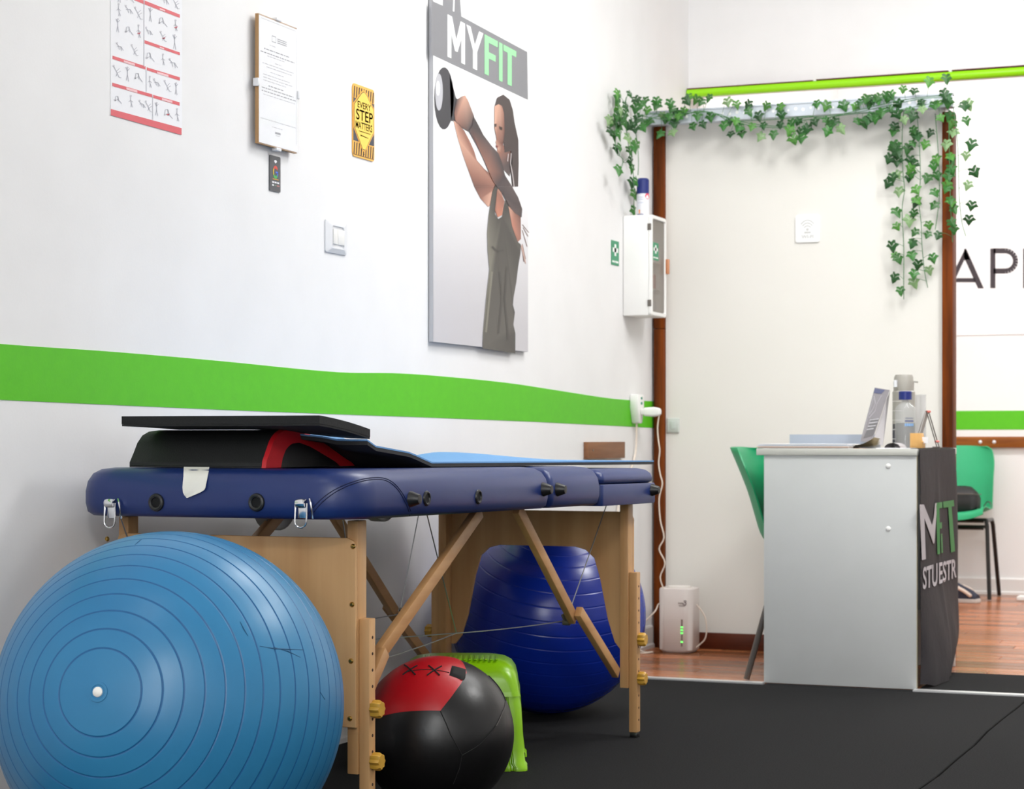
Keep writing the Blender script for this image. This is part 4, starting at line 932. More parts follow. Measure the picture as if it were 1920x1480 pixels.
# lime stool, facing the viewpoint
SX0, SX1, SY0, SY1, SH = -.150, .150, .0, .26, .262
so = EYE+RT*(-.127)+FW*4.875; so.z = 0
def SP(x, y, z): return so+RT*x+FW*y+UP*z
stl = thing('step_stool', 'lime green plastic step stool behind the medicine ball', 'stool', SP(0, .13, 0))
b = MB(); lv = [(.006, SH-.075, .022), (.009, SH-.052, .028), (.014, SH-.030, .036), (.024, SH-.014, .044), (.040, SH-.004, .045), (.056, SH, .045)]
b.loft([[SP(x, y, z) for x, y in rrect(SX0+i, SX1-i, SY0+i, SY1-i, r_, 6)] for i, z, r_ in lv], False, True); b.build('stool_top', M_lime, stl, ang=50)
b = MB()
for k in range(15):
    x = SX0+.060+(SX1-SX0-.12)*k/14; b.pbox(SP(x-.0035, SY0+.035, SH), RT*.007, FW*(SY1-SY0-.165), UP*.003)
b.build('grip_ribs', M_lime, stl, bev=.001, seg=1)
def stool_leg(sx, sy):
    cx_, cy_ = (SX1 if sx > 0 else SX0), (SY1 if sy > 0 else SY0); rows = []
    for z, fl, wd in ((SH-.074, -.006, .125), (SH-.10, -.004, .100), (.15, -.001, .072), (.10, .002, .060), (.05, .005, .056), (.016, .009, .060), (.010, .014, .064), (0, .014, .064)):
        X_, Y_ = cx_+sx*fl, cy_+sy*fl; r_ = .022; t = .004
        o = [(X_-sx*wd, Y_), (X_-sx*wd*.66, Y_), (X_-sx*wd*.60, Y_-sy*.010), (X_-sx*r_*1.5, Y_-sy*.010), (X_-sx*r_*1.2, Y_), (X_-sx*r_*.8, Y_), (X_-sx*r_*.25, Y_-sy*r_*.25), (X_, Y_-sy*r_*.8), (X_-sx*.008, Y_-sy*r_*1.3), (X_-sx*.010, Y_-sy*wd*.62), (X_, Y_-sy*wd)]
        i_ = [(p[0]-sx*t, p[1]-sy*t) for p in reversed(o)]
        rows.append([SP(p[0], p[1], z) for p in o+i_])
    MB().loft(rows).build('leg', M_lime, stl, ang=50)
for sx in (-1, 1):
    for sy in (-1, 1): stool_leg(sx, sy)
b = MB(); b.loft([[SP(x, y, z) for x, y in rrect(SX0+i, SX1-i, SY0+i, SY1-i, .022, 6)] for i, z in ((.0055, SH-.074), (.003, SH-.085), (.007, SH-.0855), (.010, SH-.074))], False, False); b.build('rim', M_lime, stl)
# ---------------------------------------------------------------- desk with its banner
DX0, DX1, DY0, DY1, DZ = onY(1432, 1000, 6.45).x, onY(1718.5, 1000, 6.45).x, 6.452, 7.17, .766
DB = .004                                        # stands on the rubber edge and trim
desk = thing('desk', 'grey laminate reception desk standing on the edge of the planks', 'desk', ((DX0+DX1)/2, (DY0+DY1)/2, .0))
MB().box(DX0, DX1, DY0, DY0+.019, .0006, DZ-.022).build('side_panel', M_desk, desk, bev=.001)
MB().box(DX0, DX1, DY1-.019, DY1, .001, DZ-.022).build('side_panel', M_desk, desk, bev=.001)
MB().box(DX1-.019, DX1, DY0+.0195, DY1-.0195, .25, DZ-.022).build('front_panel', M_desk, desk, bev=.001)
xt = onY(1418, 845, DY0-.006).x
MB().box(xt, DX1+.002, DY0-.006, DY1+.006, DZ-.0215, DZ).build('desktop', M_desktop, desk, bev=.0015)
MB().box(DX1-.0005, DX1+.0012, DY0, DY0+.018, .006, DZ-.023).build('edge_strip', M_edge, desk, smooth=False)
for py in (874.5, 992):
    p = onY(1665.5, py, DY0); MB().lathe([(0, .0035), (.005, .003), (.008, .001), (.0085, 0)], p, (0, -1, 0), 14).build('screw_cap', M_white, desk)
# banner hanging over the front of the desk
BT = DZ-.002
def byr(z): return 7.135+.03*sm(.75, .45, z)-.20*sm(.16, .0, z)**2
def gX(Y, z):
    s = (Y-6.457)/(byr(z)-6.457); s = min(max(s, 0), 1)
    bulge = .047*math.sin(math.pi*min(1, s*1.0)**.8)**.8*sm(.42, .02, z)
    fold = .004*math.sin(s*7+.6)*sm(BT, BT-.12, z)+.003*math.sin(s*19+z*7)*sm(.3, .1, z)
    crease = .006*math.exp(-((s-.47)/.05)**2)*sm(BT-.02, BT-.2, z)
    curl = -.004*sm(.93, 1, s)
    return DX1+.009+bulge+fold+crease+curl
rows = []
NZ, NY = 60, 48
for i in range(NZ+1):
    row = []
    for j in range(NY+1):
        s = j/NY; zlow = .006+.02*sm(.0, .12, s)*0+.0; z = BT-(BT-.006)*i/NZ; Y = 6.457+(byr(z)-6.457)*s
        zz = z+(.012*sm(.15, 0, s)+.016*sm(.85, 1, s))*sm(.1, 0, z)
        row.append(Vector((gX(Y, z), Y, zz)))
    rows.append(row)
ban = thing('fabric_banner', 'charcoal fabric banner lettered in white and green hanging over the desk front', 'banner', (DX1+.02, 6.8, 0))
b = MB().grid(rows); b.grid([[p+Vector((-.0012, 0, 0)) for p in r_] for r_ in rows]); b.build('cloth', M_banner, ban, ang=70)
MB().box(DX1-.05, DX1+.0085, 6.47, 7.13, BT+.0026, BT+.004).build('top_hem', M_banner, ban)
MB().box(DX1-.012, DX1+.012, 6.79, 6.805, BT+.0042, BT+.008).build('clip', M_greyleg, ban)
def onB(px, py):
    X = DX1+.02
    for _ in range(24): p = onX(px, py, X); X = .5*X+.5*(gX(p.y, p.z)+.0032)
    return onX(px, py, X)
def cb(x, y): return (1700+x/3.218, 840+y/3.218)
def cut(P, n):                                   # densify, then triangulate on the cloth
    bm = bmesh.new(); vs = [bm.verts.new((x, y, 0)) for x, y in P]; bm.faces.new(vs)
    bmesh.ops.triangulate(bm, faces=bm.faces)
    for _ in range(n): bmesh.ops.subdivide_edges(bm, edges=[e for e in bm.edges if e.calc_length() > 14], cuts=1); bmesh.ops.triangulate(bm, faces=bm.faces)
    bm.verts.index_update(); r_ = ([onB(*cb(v.co.x, v.co.y)) for v in bm.verts], [tuple(v.index for v in f.verts) for f in bm.faces]); bm.free(); return r_
b = MB()
for P in ([(78, 342), (104, 342), (116, 672), (92, 678)], [(90, 342), (104, 342), (166, 500), (166, 577), (160, 577), (150, 545), (100, 405)], [(152, 470), (164, 420), (172, 335), (184, 333), (168, 575), (160, 560)]):
    b.add(*cut(P, 3))
b.build('white_lettering', M_bwhite, ban, smooth=False, recalc=False)
b = MB()
for P in ([(178, 332), (215, 327), (215, 362), (179, 367)], [(178, 332), (196, 330), (202, 640), (186, 644)], [(194, 452), (213, 449), (213, 486), (196, 489)], [(206, 520), (215, 518), (219, 632), (210, 635)], [(219, 326), (284, 315), (287, 352), (222, 363)], [(250, 340), (270, 337), (292, 624), (268, 632)]):
    b.add(*cut(P, 3))
b.build('green_lettering', M_bgreen, ban, smooth=False, recalc=False)
b = MB()
def btext(t, x0, x1, y0l, y0r, y1l, y1r):
    vs, fs = text_geo(t, .02); b.add([onB(*cb(x0+(x1-x0)*u, (y0l+(y0r-y0l)*u)*v+(y1l+(y1r-y1l)*u)*(1-v))) for u, v in vs], fs)
btext('STU', 98, 186, 722, 694, 856, 832); btext('ESTR', 196, 300, 692, 668, 824, 782)
b.build('white_lettering', M_bwhite, ban, smooth=False, recalc=False)
# things on the desk
def card(A, B, C_, D, t): return MB().prism([A, B, C_, D], t)
DT = DZ+.0006
def desk_x(px, Y): return onY(px, 800, Y).x
def sheets(name, label, px0, px1, Y0, Y1, z0, n, cat='papers', m=M_paper, dz=.0016, grp=None):
    x0, x1 = desk_x(px0, Y0), desk_x(px1, Y0); t = thing(name, label, cat, ((x0+x1)/2, (Y0+Y1)/2, z0)); random.seed(px0)
    if grp: t['group'] = grp
    for k in range(n):
        a, c, d = [random.uniform(-.006, .006) for _ in range(3)]
        MB().box(x0+a, x1+c, Y0+d, Y1+d, z0+k*dz, z0+k*dz+dz*.8).build('sheet', m[k % len(m)] if isinstance(m, list) else m, t, smooth=False)
    return z0+n*dz
M_tan = mat('tan_card', (196, 150, 120), .7); M_bluep = mat('pale_blue_paper', (214, 222, 236), .6)
z = sheets('paper_stack', 'stack of white papers on a tan folder at the desk edge', 1422, 1592, 6.50, 6.70, DT, 8, m=[M_paper, M_paper, M_tan, M_paper, M_paper, M_bluep, M_paper, M_paper], dz=.0019)
x0, x1 = desk_x(1494, 6.92), desk_x(1640, 6.92)
tr = thing('document_tray', 'pale blue-grey document tray behind the paper stack', 'tray', ((x0+x1)/2, 6.92, DT))
zt_ = onY(1560, 815, 6.82).z
M_tray = mat('translucent_tray', (168, 176, 192), .35)
MB().box(x0, x1, 6.82, 7.02, DT, DT+.003).build('tray_base', M_tray, tr)
MB().box(x0, x1, 6.82, 6.823, DT+.0032, zt_).build('tray_wall', M_tray, tr); MB().box(x0, x1, 7.017, 7.02, DT+.0032, zt_).build('tray_wall', M_tray, tr)
MB().box(x0, x0+.003, 6.8235, 7.0165, DT+.0032, zt_).build('tray_wall', M_tray, tr); MB().box(x1-.003, x1, 6.8235, 7.0165, DT+.0032, zt_).build('tray_wall', M_tray, tr)
# leaning folded leaflet
A = onY(1613, 828, 6.66); B = onY(1634, 829, 6.66); C_ = onY(1668, 731.5, 6.78); D = onY(1640, 727, 6.78)
A.z = max(A.z, DT+.002); B.z = max(B.z, DT+.002)
lf = thing('leaflet', 'tall grey folded leaflet leaning upright on the desk', 'leaflet', ((A.x+B.x)/2, A.y, DT))
nrm = (B-A).cross(D-A).normalized()
if nrm.y > 0: nrm = -nrm
B2 = onY(1652, 836, 6.66); B2.z = max(B2.z, DT+.002)
MB().prism([A, B, C_, D], -nrm*.0012).build('front_leaf', mat('grey_print_paper', (120, 116, 120), .6), lf, smooth=False)
MB().prism([B+Vector((.001, .012, 0)), B2+Vector((0, .03, 0)), C_+Vector((.0015, .004, 0)), C_+Vector((-.010, .004, -.03))], -nrm*.0008).build('back_leaf', mat('pale_leaf', (176, 172, 174), .6), lf, smooth=False)
fn = lambda u, v: A+(B-A)*u*(1-v)+(C_-D)*u*v+(D-A)*v+nrm*.0008
b = MB(); b.poly([fn(.02, .90), fn(.55, .90), fn(.72, .985), fn(.04, .985)], [rgb((56, 62, 98))]*4)
b.poly([fn(.2, .06), fn(.95, .12), fn(.95, .45), fn(.4, .42)], [rgb((84, 82, 84))]*4)
for q in ([(.1, .85), (.35, .72), (.3, .62), (.15, .5)], [(.6, .88), (.45, .7), (.5, .58), (.2, .44)], [(.3, .40), (.95, .44)], [(.3, .34), (.95, .38)], [(.3, .28), (.9, .31)], [(.28, .22), (.8, .25)], [(.1, .1), (.1, .8)]):
    stroke(b, q, .02, fn, rgb((160, 158, 162)))
b.build('leaflet_print', M_print, lf, smooth=False, recalc=False)
# curled booklet and rolled magazine
zb_ = z
p0 = onY(1600, 838, 6.56)
bk = thing('booklet', 'cream booklet with curled pages beside the paper stack', 'booklet', (p0.x+.03, 6.6, DT))
b = MB()
for k in range(5):
    rows = []
    for i in range(9):
        t = i/8; x = desk_x(1596, 6.56)+.075*t; rows.append([Vector((x, 6.565, DT+.001+k*.002+(.005+.0055*k)*t**2.2)), Vector((x, 6.66, DT+.001+k*.002+(.004+.0045*k)*t**2.2))])
    b.grid(rows); b.grid([[p+UP*.0009 for p in r_] for r_ in rows])
b.build('pages', mat('cream_pages', (204, 192, 164), .7), bk)
MB().box(desk_x(1596, 6.56), desk_x(1596, 6.56)+.05, 6.563, 6.662, DT, DT+.0008).build('cover', M_tan, bk, smooth=False)
xr0 = desk_x(1657, 6.56)
rm = thing('rolled_magazine', 'loosely rolled white magazine lying on the desk', 'magazine', (xr0+.025, 6.6, DT))
b = MB()
for k in range(4):
    rows = []
    for i in range(13):
        a = math.pi*i/12; rows.append([Vector((xr0+.026-(.026-.004*k)*math.cos(a), y, DT+.0005+(.0165-.0028*k)*math.sin(a))) for y in (6.57, 6.68)])
    b.grid(rows); b.grid([[p+UP*.0008 for p in r_] for r_ in rows])
b.build('pages', mat('magazine_pages', (188, 184, 186), .6), rm)
MB().box(xr0+.0, xr0+.062, 6.565, 6.685, DT, DT+.0006).build('cover', M_paper, rm, smooth=False)
b_z = sheets('loose_papers', 'loose white papers at the right end of the desktop', 1640, 1708, 6.465, 6.545, DT, 2, dz=.0012)
# tall bottle with flip lid
Yb = 6.90
x0, x1 = onY(1673.5, 780, Yb).x, onY(1715.5, 780, Yb).x; r_ = (x1-x0)/2; xc = (x0+x1)/2
bt = thing('water_bottle', 'tall grey water bottle with flip lid behind the clear bottle', 'bottle', (xc, Yb, DT))
z1 = onY(1694, 733, Yb).z-DT; z2 = onY(1694, 703, Yb).z-DT
M_bot = mat('grey_gradient_bottle', (160, 156, 148), .3)
M_botd = mat('dark_bottle_base', (58, 58, 62), .25)
MB().lathe([(0, 0), (r_-.004, 0), (r_, .006), (r_, z1*.42), (0, z1*.42)], (xc, Yb, DT), n=32).build('lower_body', M_botd, bt)
MB().lathe([(0, z1*.421), (r_, z1*.421), (r_, z1-.004), (r_-.003, z1), (0, z1)], (xc, Yb, DT), n=32).build('upper_body', M_bot, bt)
lid = MB().lathe([(0, z1+.0003), (r_-.004, z1+.0003), (r_-.003, z1+.03), (r_-.005, z1+.034), (r_-.006, z2-.008), (r_-.010, z2), (0, z2)], (xc, Yb, DT), n=32).build('lid', mat('taupe_lid', (158, 154, 146), .4), bt)
b = MB(); b.tube([(xc-r_*.55, Yb-r_*.95, DT+z1+.012), (xc-r_*.55, Yb-r_*.95, DT+z1+.036)], .0065, 10); b.build('catch', M_silver, lid)
b = MB(); b.prism([(xc+r_*.2, Yb-.006, DT+z1+.03), (xc+r_*1.28, Yb-.006, DT+z1+.026), (xc+r_*1.28, Yb-.006, DT+z1+.032), (xc+r_*.2, Yb-.006, DT+z1+.036)], (0, .012, 0)); b.build('spout', mat('taupe_spout', (168, 164, 156), .4), lid, bev=.002)
b = MB()
for k in range(5):
    zz = .03+k*.032; pts = [Vector((xc+math.cos(math.radians(a))*(r_+.0003), Yb+math.sin(math.radians(a))*(r_+.0003), DT+zz)) for a in range(-170, -80, 10)]
    for i in range(len(pts)-1): b.poly([pts[i], pts[i+1], pts[i+1]+UP*.002, pts[i]+UP*.002], [rgb((222, 220, 216))]*4)
b.build('scale_marks', M_print, bt, smooth=False, recalc=False)
# clear bottle with navy cap
Yc = 6.70
x0, x1 = onY(1678, 790, Yc).x, onY(1717, 790, Yc).x; r_ = (x1-x0)/2; xc = (x0+x1)/2
cbm = thing('clear_bottle', 'small clear plastic bottle with navy cap at front of the desk', 'bottle', (xc, Yc, DT))
zs = onY(1697, 764, Yc).z-DT; zn = onY(1697, 750, Yc).z-DT; zc_ = onY(1697, 734, Yc).z-DT
MB().lathe([(0, 0), (r_-.004, 0), (r_, .005), (r_, zs-.006), (r_-.004, zs+.002), (.012, zn-.006), (.0105, zn), (0, zn)], (xc, Yc, DT), n=32).build('body', M_clear, cbm)
MB().lathe([(0, .004), (r_-.003, .004), (r_-.003, zs*.62), (0, zs*.62)], (xc, Yc, DT), n=32).build('contents', mat('grey_liquid', (92, 88, 86), .15, alpha=.6), cbm)
rc = (onY(1709.5, 742, Yc).x-onY(1685, 742, Yc).x)/2
MB().lathe([(0, zn+.0003), (rc, zn+.0003), (rc, zc_-.002), (rc-.002, zc_), (0, zc_)], (xc, Yc, DT), n=28).build('cap', M_navy, cbm)
def cpt(a, z): return Vector((xc+math.cos(math.radians(a))*(r_+.0004), Yc+math.sin(math.radians(a))*(r_+.0004), DT+z))
b = MB()
for (aa, ab, za, zb2, c) in ((-78, -32, .098, .101, (110, 116, 140)), (-80, -30, .087, .093, (96, 104, 140)), (-82, -28, .073, .082, (132, 170, 214))):
    n = 5
    for i in range(n):
        p, q = aa+(ab-aa)*i/n, aa+(ab-aa)*(i+.86)/n; b.poly([cpt(p, za), cpt(q, za), cpt(q, zb2), cpt(p, zb2)], [rgb(c)]*4)
b.build('label_print', M_print, cbm, smooth=False, recalc=False)
# clear upright stand, bamboo card holder, easel
Ya = 7.02; x0, x1 = onY(1708, 780, Ya).x, onY(1736, 780, Ya).x; zt_ = onY(1725, 740, Ya).z
t = thing('acrylic_stand', 'clear upright acrylic leaflet stand beside the bottles', 'stand', ((x0+x1)/2, Ya, DT))
M_acr = mat('frosted_acrylic', (196, 194, 194), .2, alpha=.45)
MB().box(x0, x1, Ya, Ya+.003, DT+.0035, zt_).build('upright', M_acr, t, bev=.001); MB().box(x0, x1, Ya-.05, Ya+.003, DT, DT+.003).build('foot', M_acr, t, bev=.001)
for k in (.35, .65): MB().box(x0+(x1-x0)*k, x0+(x1-x0)*k+.001, Ya-.0015, Ya-.0002, DT+.004, zt_-.004).build('rib', M_acr, t)
Yh = 6.56; xa, xb, xd = onY(1706, 830, Yh).x, onY(1728, 830, Yh).x, onY(1742, 830, Yh).x; za, zm = onY(1712, 812.5, Yh).z, onY(1735, 829, Yh).z
xd = min(xd, DX1-.002)
hd = thing('card_holder', 'small bamboo card holder at the right corner of the desk', 'holder', ((xa+xd)/2, Yh, DT))
b = MB(); b.prism([(xa, Yh, DT), (xd, Yh, DT), (xd, Yh, zm-.004), (xb+.006, Yh, zm), (xb+.001, Yh, zm+.003), (xb-.003, Yh, za), (xa, Yh, za)], (0, .05, 0)); b.build('block', M_wood2, hd, bev=.0015)
MB().box(xb-.002, xb+.018, Yh+.012, Yh+.016, zm-.004, zm+.016).build('card', M_paper, hd, smooth=False)
Ye = 6.88; ap = onY(1738, 771, Ye); l = onY(1726, 815, Ye); r2 = onY(1756, 838, Ye)
ez_ = thing('display_easel', 'small folding display easel with red tips beside the brown post', 'easel', ((l.x+r2.x)/2, Ye, DT))
fl = Vector((l.x-.012, Ye-.03, DT+.002)); fr = Vector((min(r2.x, DX1-.006), Ye+.03, DT+.002))
for dy in (-.02, .02):
    MB().beam(ap+Vector((0, dy, 0)), fl+Vector((0, dy, 0)), (0, 1, 0), .006, .003).build('front_strut', M_greyleg, ez_); MB().beam(ap+Vector((.002, dy*.9, 0)), fr+Vector((0, dy, 0)), (0, 1, 0), .006, .003).build('rear_strut', M_greyleg, ez_)
MB().prism([ap+Vector((-.001, -.026, -.004)), ap+Vector((-.001, .026, -.004)), fl+Vector((.004, .026, .004)), fl+Vector((.004, -.026, .004))], (.003, 0, 0)).build('backing', mat('grey_backing', (172, 168, 164), .5), ez_, smooth=False)
M_tip = mat('red_tip', (226, 110, 96), .4)
for p in (ap+Vector((.003, 0, -.002)), fr+Vector((-.006, 0, .020))): MB().tube([p+Vector((0, -.016, 0)), p+Vector((.004, .016, 0))], .004, 8).build('tip', M_tip, ez_)
# ---------------------------------------------------------------- chairs
def shell_chair(label, org, fwd, m_shell, m_leg, hd, hs, legs, bw=.205):
    F_ = Vector(fwd); R_ = F_.cross(UP); org = Vector(org)
    P = lambda d, s, z: org+F_*d+R_*s+UP*z
    ch = thing('shell_chair', label, 'chair', org)
    prof = [(.415, .415), (.405, .440), (.37, .450), (.28, .442), (.18, .434), (.09, .436), (.035, .450), (.005, .485), (-.015, .545), (-.038, .62), (-.066, .69), (-.095, .75), (-.108, .770)]
    prof = [(d*hd if d > 0 else d, z+hs) for d, z in prof]
    n = 16; rows = []
    for i, (d, z) in enumerate(prof):
        t = i/(len(prof)-1); w_ = bw*(1 if i > 1 else .97); row = []
        if i >= len(prof)-2: w_ *= (.93 if i == len(prof)-2 else .80)
        for j in range(n+1):
            s = -1+2*j/n; e = abs(s)**4
            if i < 6: row.append(P(d, s*w_, z+.022*e-.012*(1-s*s)))
            else: k = min(1, (i-5)/2); row.append(P(d+(.045*e-.008*(1-s*s))*k, s*w_*(1-.04*t), z+.020*e*(1-k)))
        rows.append(row)
    fine = []
    for j in range(n+1):
        fine.append(smoothpts([r_[j] for r_ in rows], 3))
    rows2 = [[fine[j][i] for j in range(n+1)] for i in range(len(fine[0]))]
    m_ = len(rows2); off = []
    for i in range(m_):
        row = []
        for j in range(n+1):
            a = rows2[min(i+1, m_-1)][j]-rows2[max(i-1, 0)][j]; c = rows2[i][min(j+1, n)]-rows2[i][max(j-1, 0)]; nn = a.cross(c).normalized(); row.append(rows2[i][j]+nn*.005)
        off.append(row)
    b = MB().grid(rows2); b.grid(off); N_ = m_*(n+1); g = lambda i, j: i*(n+1)+j
    for ids in ([g(0, j) for j in range(n+1)], [g(m_-1, j) for j in range(n+1)], [g(i, 0) for i in range(m_)], [g(i, n) for i in range(m_)]):
        for a, c in zip(ids[:-1], ids[1:]): b.f.append((a, c, c+N_, a+N_)); b.mi.append(0)
    b.build('seat_shell', m_shell, ch, ang=60)
    for s in (-1, 1):
        fd, rd = legs; zs = .405+hs
        MB().tube([P(fd+.03, s*(bw+.012), .004), P(fd, s*(bw-.004), zs-.03), P(fd-.008, s*(bw-.01), zs)], .0105, 10).build('leg', m_leg, ch)
        MB().tube([P(rd-.10, s*(bw+.012), .004), P(rd, s*(bw-.004), zs-.03), P(rd+.008, s*(bw-.01), zs)], .0105, 10).build('leg', m_leg, ch)
        MB().tube([P(rd+.012, s*(bw-.01), zs-.004), P(fd-.012, s*(bw-.01), zs-.004)], .010, 10).build('side_rail', m_leg, ch)
    for d in (legs[0]-.01, legs[1]+.01):
        for dz in (0, -.035): MB().tube([P(d, -(bw-.022), zs-.006+dz), P(d, bw-.022, zs-.006+dz)], .0085, 8).build('cross_bar', m_leg, ch)
    return ch
shell_chair('green plastic chair tucked behind the grey desk', (.640, 6.715, 0), (1, 0, 0), M_shell, M_greyleg, .92, -.002, (.34, .085))
gch = shell_chair('green plastic chair with black legs against the far wall', (.625, 10.40, 0), (0, -1, 0), M_shell2, M_blackleg, .82, -.01, (.235, .05), .215)
# dark garment on the first chair
g = thing('dark_garment', 'dark bundled garment lying on the chair behind the desk', 'garment', (.80, 6.66, .445))
rows = []
for i in range(9):
    a = math.pi*i/8; rr = .10*math.sin(a)
    rows.append([Vector((.79+(rr*.9+.006*math.sin(5*k+i))*math.cos(2*math.pi*k/14), 6.67+(rr*1.0)*math.sin(2*math.pi*k/14), .446+.125-.125*math.cos(a)+.008*math.sin(3*k+2*i)*math.sin(a))) for k in range(14)])
MB().grid(rows, cv=True).build('cloth', mat('navy_cloth', (40, 40, 58), .8), g)
g2 = MB().tube(smoothpts([(.695, 6.57, .53), (.684, 6.562, .60), (.690, 6.58, .672), (.72, 6.61, .66), (.75, 6.63, .57)]), .016, 8).build('sleeve', mat('grey_cloth', (62, 58, 66), .8), g)
# bag on the far chair
bx = onY(1790, 930, 10.2).x; zS = .432
bg = thing('black_bag', 'black bag with strap lying on the far green chair seat', 'bag', (.66, 10.22, zS))
X0_, X1_ = .50, onY(1833, 930, 10.16).x
rows = []
for z_, ix, iy in ((zS, .012, .012), (zS+.02, 0, 0), (zS+.07, .0, .002), (zS+.10, .012, .012), (zS+.122, .04, .035), (zS+.130, .07, .05)):
    rows.append([Vector((x, y, z_+.004*math.sin(x*60+y*40))) for x, y in rrect(X0_+ix, X1_-ix, 10.14+iy, 10.30-iy, .04)])
b = MB().loft(rows); b.build('bag_body', mat('black_nylon', (22, 22, 24), .6, bump=(60, .4, .003)), bg)
b = MB(); b.tube([(X0_+.01, 10.138, zS+.092), (X1_-.03, 10.140, zS+.092), (X1_+.0005, 10.18, zS+.088), (X1_+.0005, 10.26, zS+.088)], .003, 6); b.build('zip', M_greyleg, bg)
sp_ = smoothpts([(X1_-.005, 10.17, zS+.02), (X1_+.02, 10.15, zS+.012), (X1_+.045, 10.16, zS+.05), (X1_+.06, 10.18, zS+.045), (X1_+.065, 10.17, zS+.016)])
b = MB().loft([[p+Vector((0, .012, 0)), p+Vector((0, .012, .004)), p+Vector((0, -.012, .004)), p+Vector((0, -.012, 0))] for p in sp_]); b.build('strap', M_black, bg)
# shoes under the far chair
def shoe(label, tip, ang):
    tip = Vector(tip); d = Vector((math.cos(ang), math.sin(ang), 0)); s_ = Vector((-d.y, d.x, 0))
    t = thing('sneaker', label, 'shoe', tip-d*.14, 'sneakers under the far chair')
    def lp(x, w_, z): return [tip-d*x+s_*w_*math.cos(2*math.pi*k/16)*1.0+d*0+UP*z for k in range(16)]
    st = [(0.0, .010), (.012, .030), (.05, .044), (.12, .040), (.20, .034), (.255, .032), (.275, .018)]
    out = [(-a, w_) for a, w_ in st]
    ring_ = [tip-d*a+s_*w_ for a, w_ in st]+[tip-d*a-s_*w_ for a, w_ in reversed(st)]
    b = MB(); b.loft([[p+UP*z_ for p in ring_] for z_ in (.0005, .022)]); b.build('sole', mat('grey_white_sole', (190, 184, 178), .6), t, bev=.004)
    rows = []
    hs = [(.012, .040), (.04, .062), (.08, .080), (.12, .100), (.16, .116), (.20, .110), (.25, .114), (.268, .106)]
    for a, h in hs:
        w_ = interp([q[0] for q in st], [q[1] for q in st], a)*.96
        rows.append([tip-d*a+s_*w_*math.cos(math.pi*k/10)*(1 if k in (0, 10) else .96)+UP*(.0222+(h-.022)*math.sin(math.pi*k/10)**.7) for k in range(11)])
    b = MB().loft(rows); b.build('upper', mat('navy_suede', (44, 46, 62), .8), t)
    b = MB()
    for sg_ in (-1, 1):
        pts = [tip-d*a+s_*sg_*(interp([q[0] for q in st], [q[1] for q in st], a)*.98+.002)+UP*z_ for a, z_ in ((.03, .034), (.07, .062), (.12, .078), (.18, .062), (.24, .034))]
        b.tube(smoothpts(pts), [.004]+[.009]*(len(smoothpts(pts))-2)+[.003], 8)
    b.build('side_stripe', mat('beige_stripe', (212, 194, 180), .7), t)
    b = MB(); b.tube(smoothpts([tip-d*.15+UP*.112, tip-d*.17+UP*.126, tip-d*.20+UP*.134, tip-d*.23+UP*.132]), .012, 8); b.build('tongue', mat('navy_lining', (34, 36, 56), .8), t)
tipP = onZ(1838, 1128, .01)
shoe('navy and beige sneaker on the floor under the far green chair', (tipP.x, tipP.y, 0), math.radians(-12))
p = onZ(1906, 1127, 0)
tag(MB().box(p.x, p.x+.14, p.y, p.y+.10, .0004, .022).build('white_box', M_white, bev=.004), 'low white box on the planks by the far skirting', 'box')
# ---------------------------------------------------------------- router in the corner
RY = 7.27
x0, x1 = onY(1234, 1160, RY-.05).x, onY(1299, 1160, RY-.05).x; x0 = max(x0, .02); zt_ = onY(1266, 1103, RY-.05).z
rt = thing('router', 'white router with green lights standing in the corner on the planks', 'router', ((x0+x1)/2, RY, 0))
b = MB(); b.loft([[Vector((x, y, z_)) for x, y in rrect(x0+i, x1-i, RY-.062+i, RY+.062-i, .034)] for i, z_ in ((.010, .0006), (.006, .006), (0, .012), (0, zt_-.006), (.003, zt_-.001), (.008, zt_))]); b.build('case', M_router, rt, ang=50)
MB().lathe([(0, 0), (.045, 0), (.045, .004), (0, .004)], ((x0+x1)/2, RY, zt_+.0002), n=28).build('top_vent', mat('router_top', (240, 234, 228), .5), rt)
yf = RY-.0625
lx = onY(1278.5, 1180, yf).x; za, zb2 = onY(1278, 1162, yf).z, onY(1278, 1213, yf).z
ls = MB().box(lx-.0032, lx+.0032, yf-.0008, yf+.001, zb2, za).build('light_strip', M_ledbar, rt, smooth=False)
for py in (1176.5, 1182, 1187.5, 1204): 
    zz = onY(1278, py, yf).z; MB().box(lx-.0036, lx+.0036, yf-.0018, yf-.0009, zz-.0024, zz+.0024).build('green_light', M_led, ls, smooth=False)
M_logo = mat('grey_logo', (136, 122, 120), .5)
b = MB(); gp = lambda x, y: onY(1190+x/10.571, 1090+y/10.571, yf-.0008)
b.tube([gp(*p) for p in ((868, 418), (880, 446), (896, 424), (910, 448), (928, 426), (946, 448), (962, 432))], .0011, 6)
b.tube(smoothpts([gp(*p) for p in ((968, 402), (1004, 386), (1022, 408), (990, 424), (1022, 440), (1010, 470), (966, 466), (962, 446))], 3), .0014, 6)
b.tube([gp(874, 484), gp(1000, 492)], .0008, 6)
b.build('logo', M_logo, rt)
yy = RY
b = MB()
P = [(x0+.002, yy-.01, .175), (x0-.005, yy-.03, .178), (x0-.012, yy-.06, .15), (.022, yy-.09, .09), (.024, yy-.10, .045), (.03, yy-.10, .012), (.05, yy-.10, .004), (.075, yy-.085, .004)]
b.tube(smoothpts([Vector((max(p[0], .020), p[1], p[2])) for p in P]), .0028, 7); b.build('cable', M_cable, rt)
b = MB(); P = [onY(px, py, RY) for px, py in ((1299, 1133), (1312, 1141), (1322, 1158), (1325, 1180), (1322, 1198), (1312, 1209))]
P.append(Vector((P[-1].x-.03, RY-.01, .004))); P[0].x = x1-.002
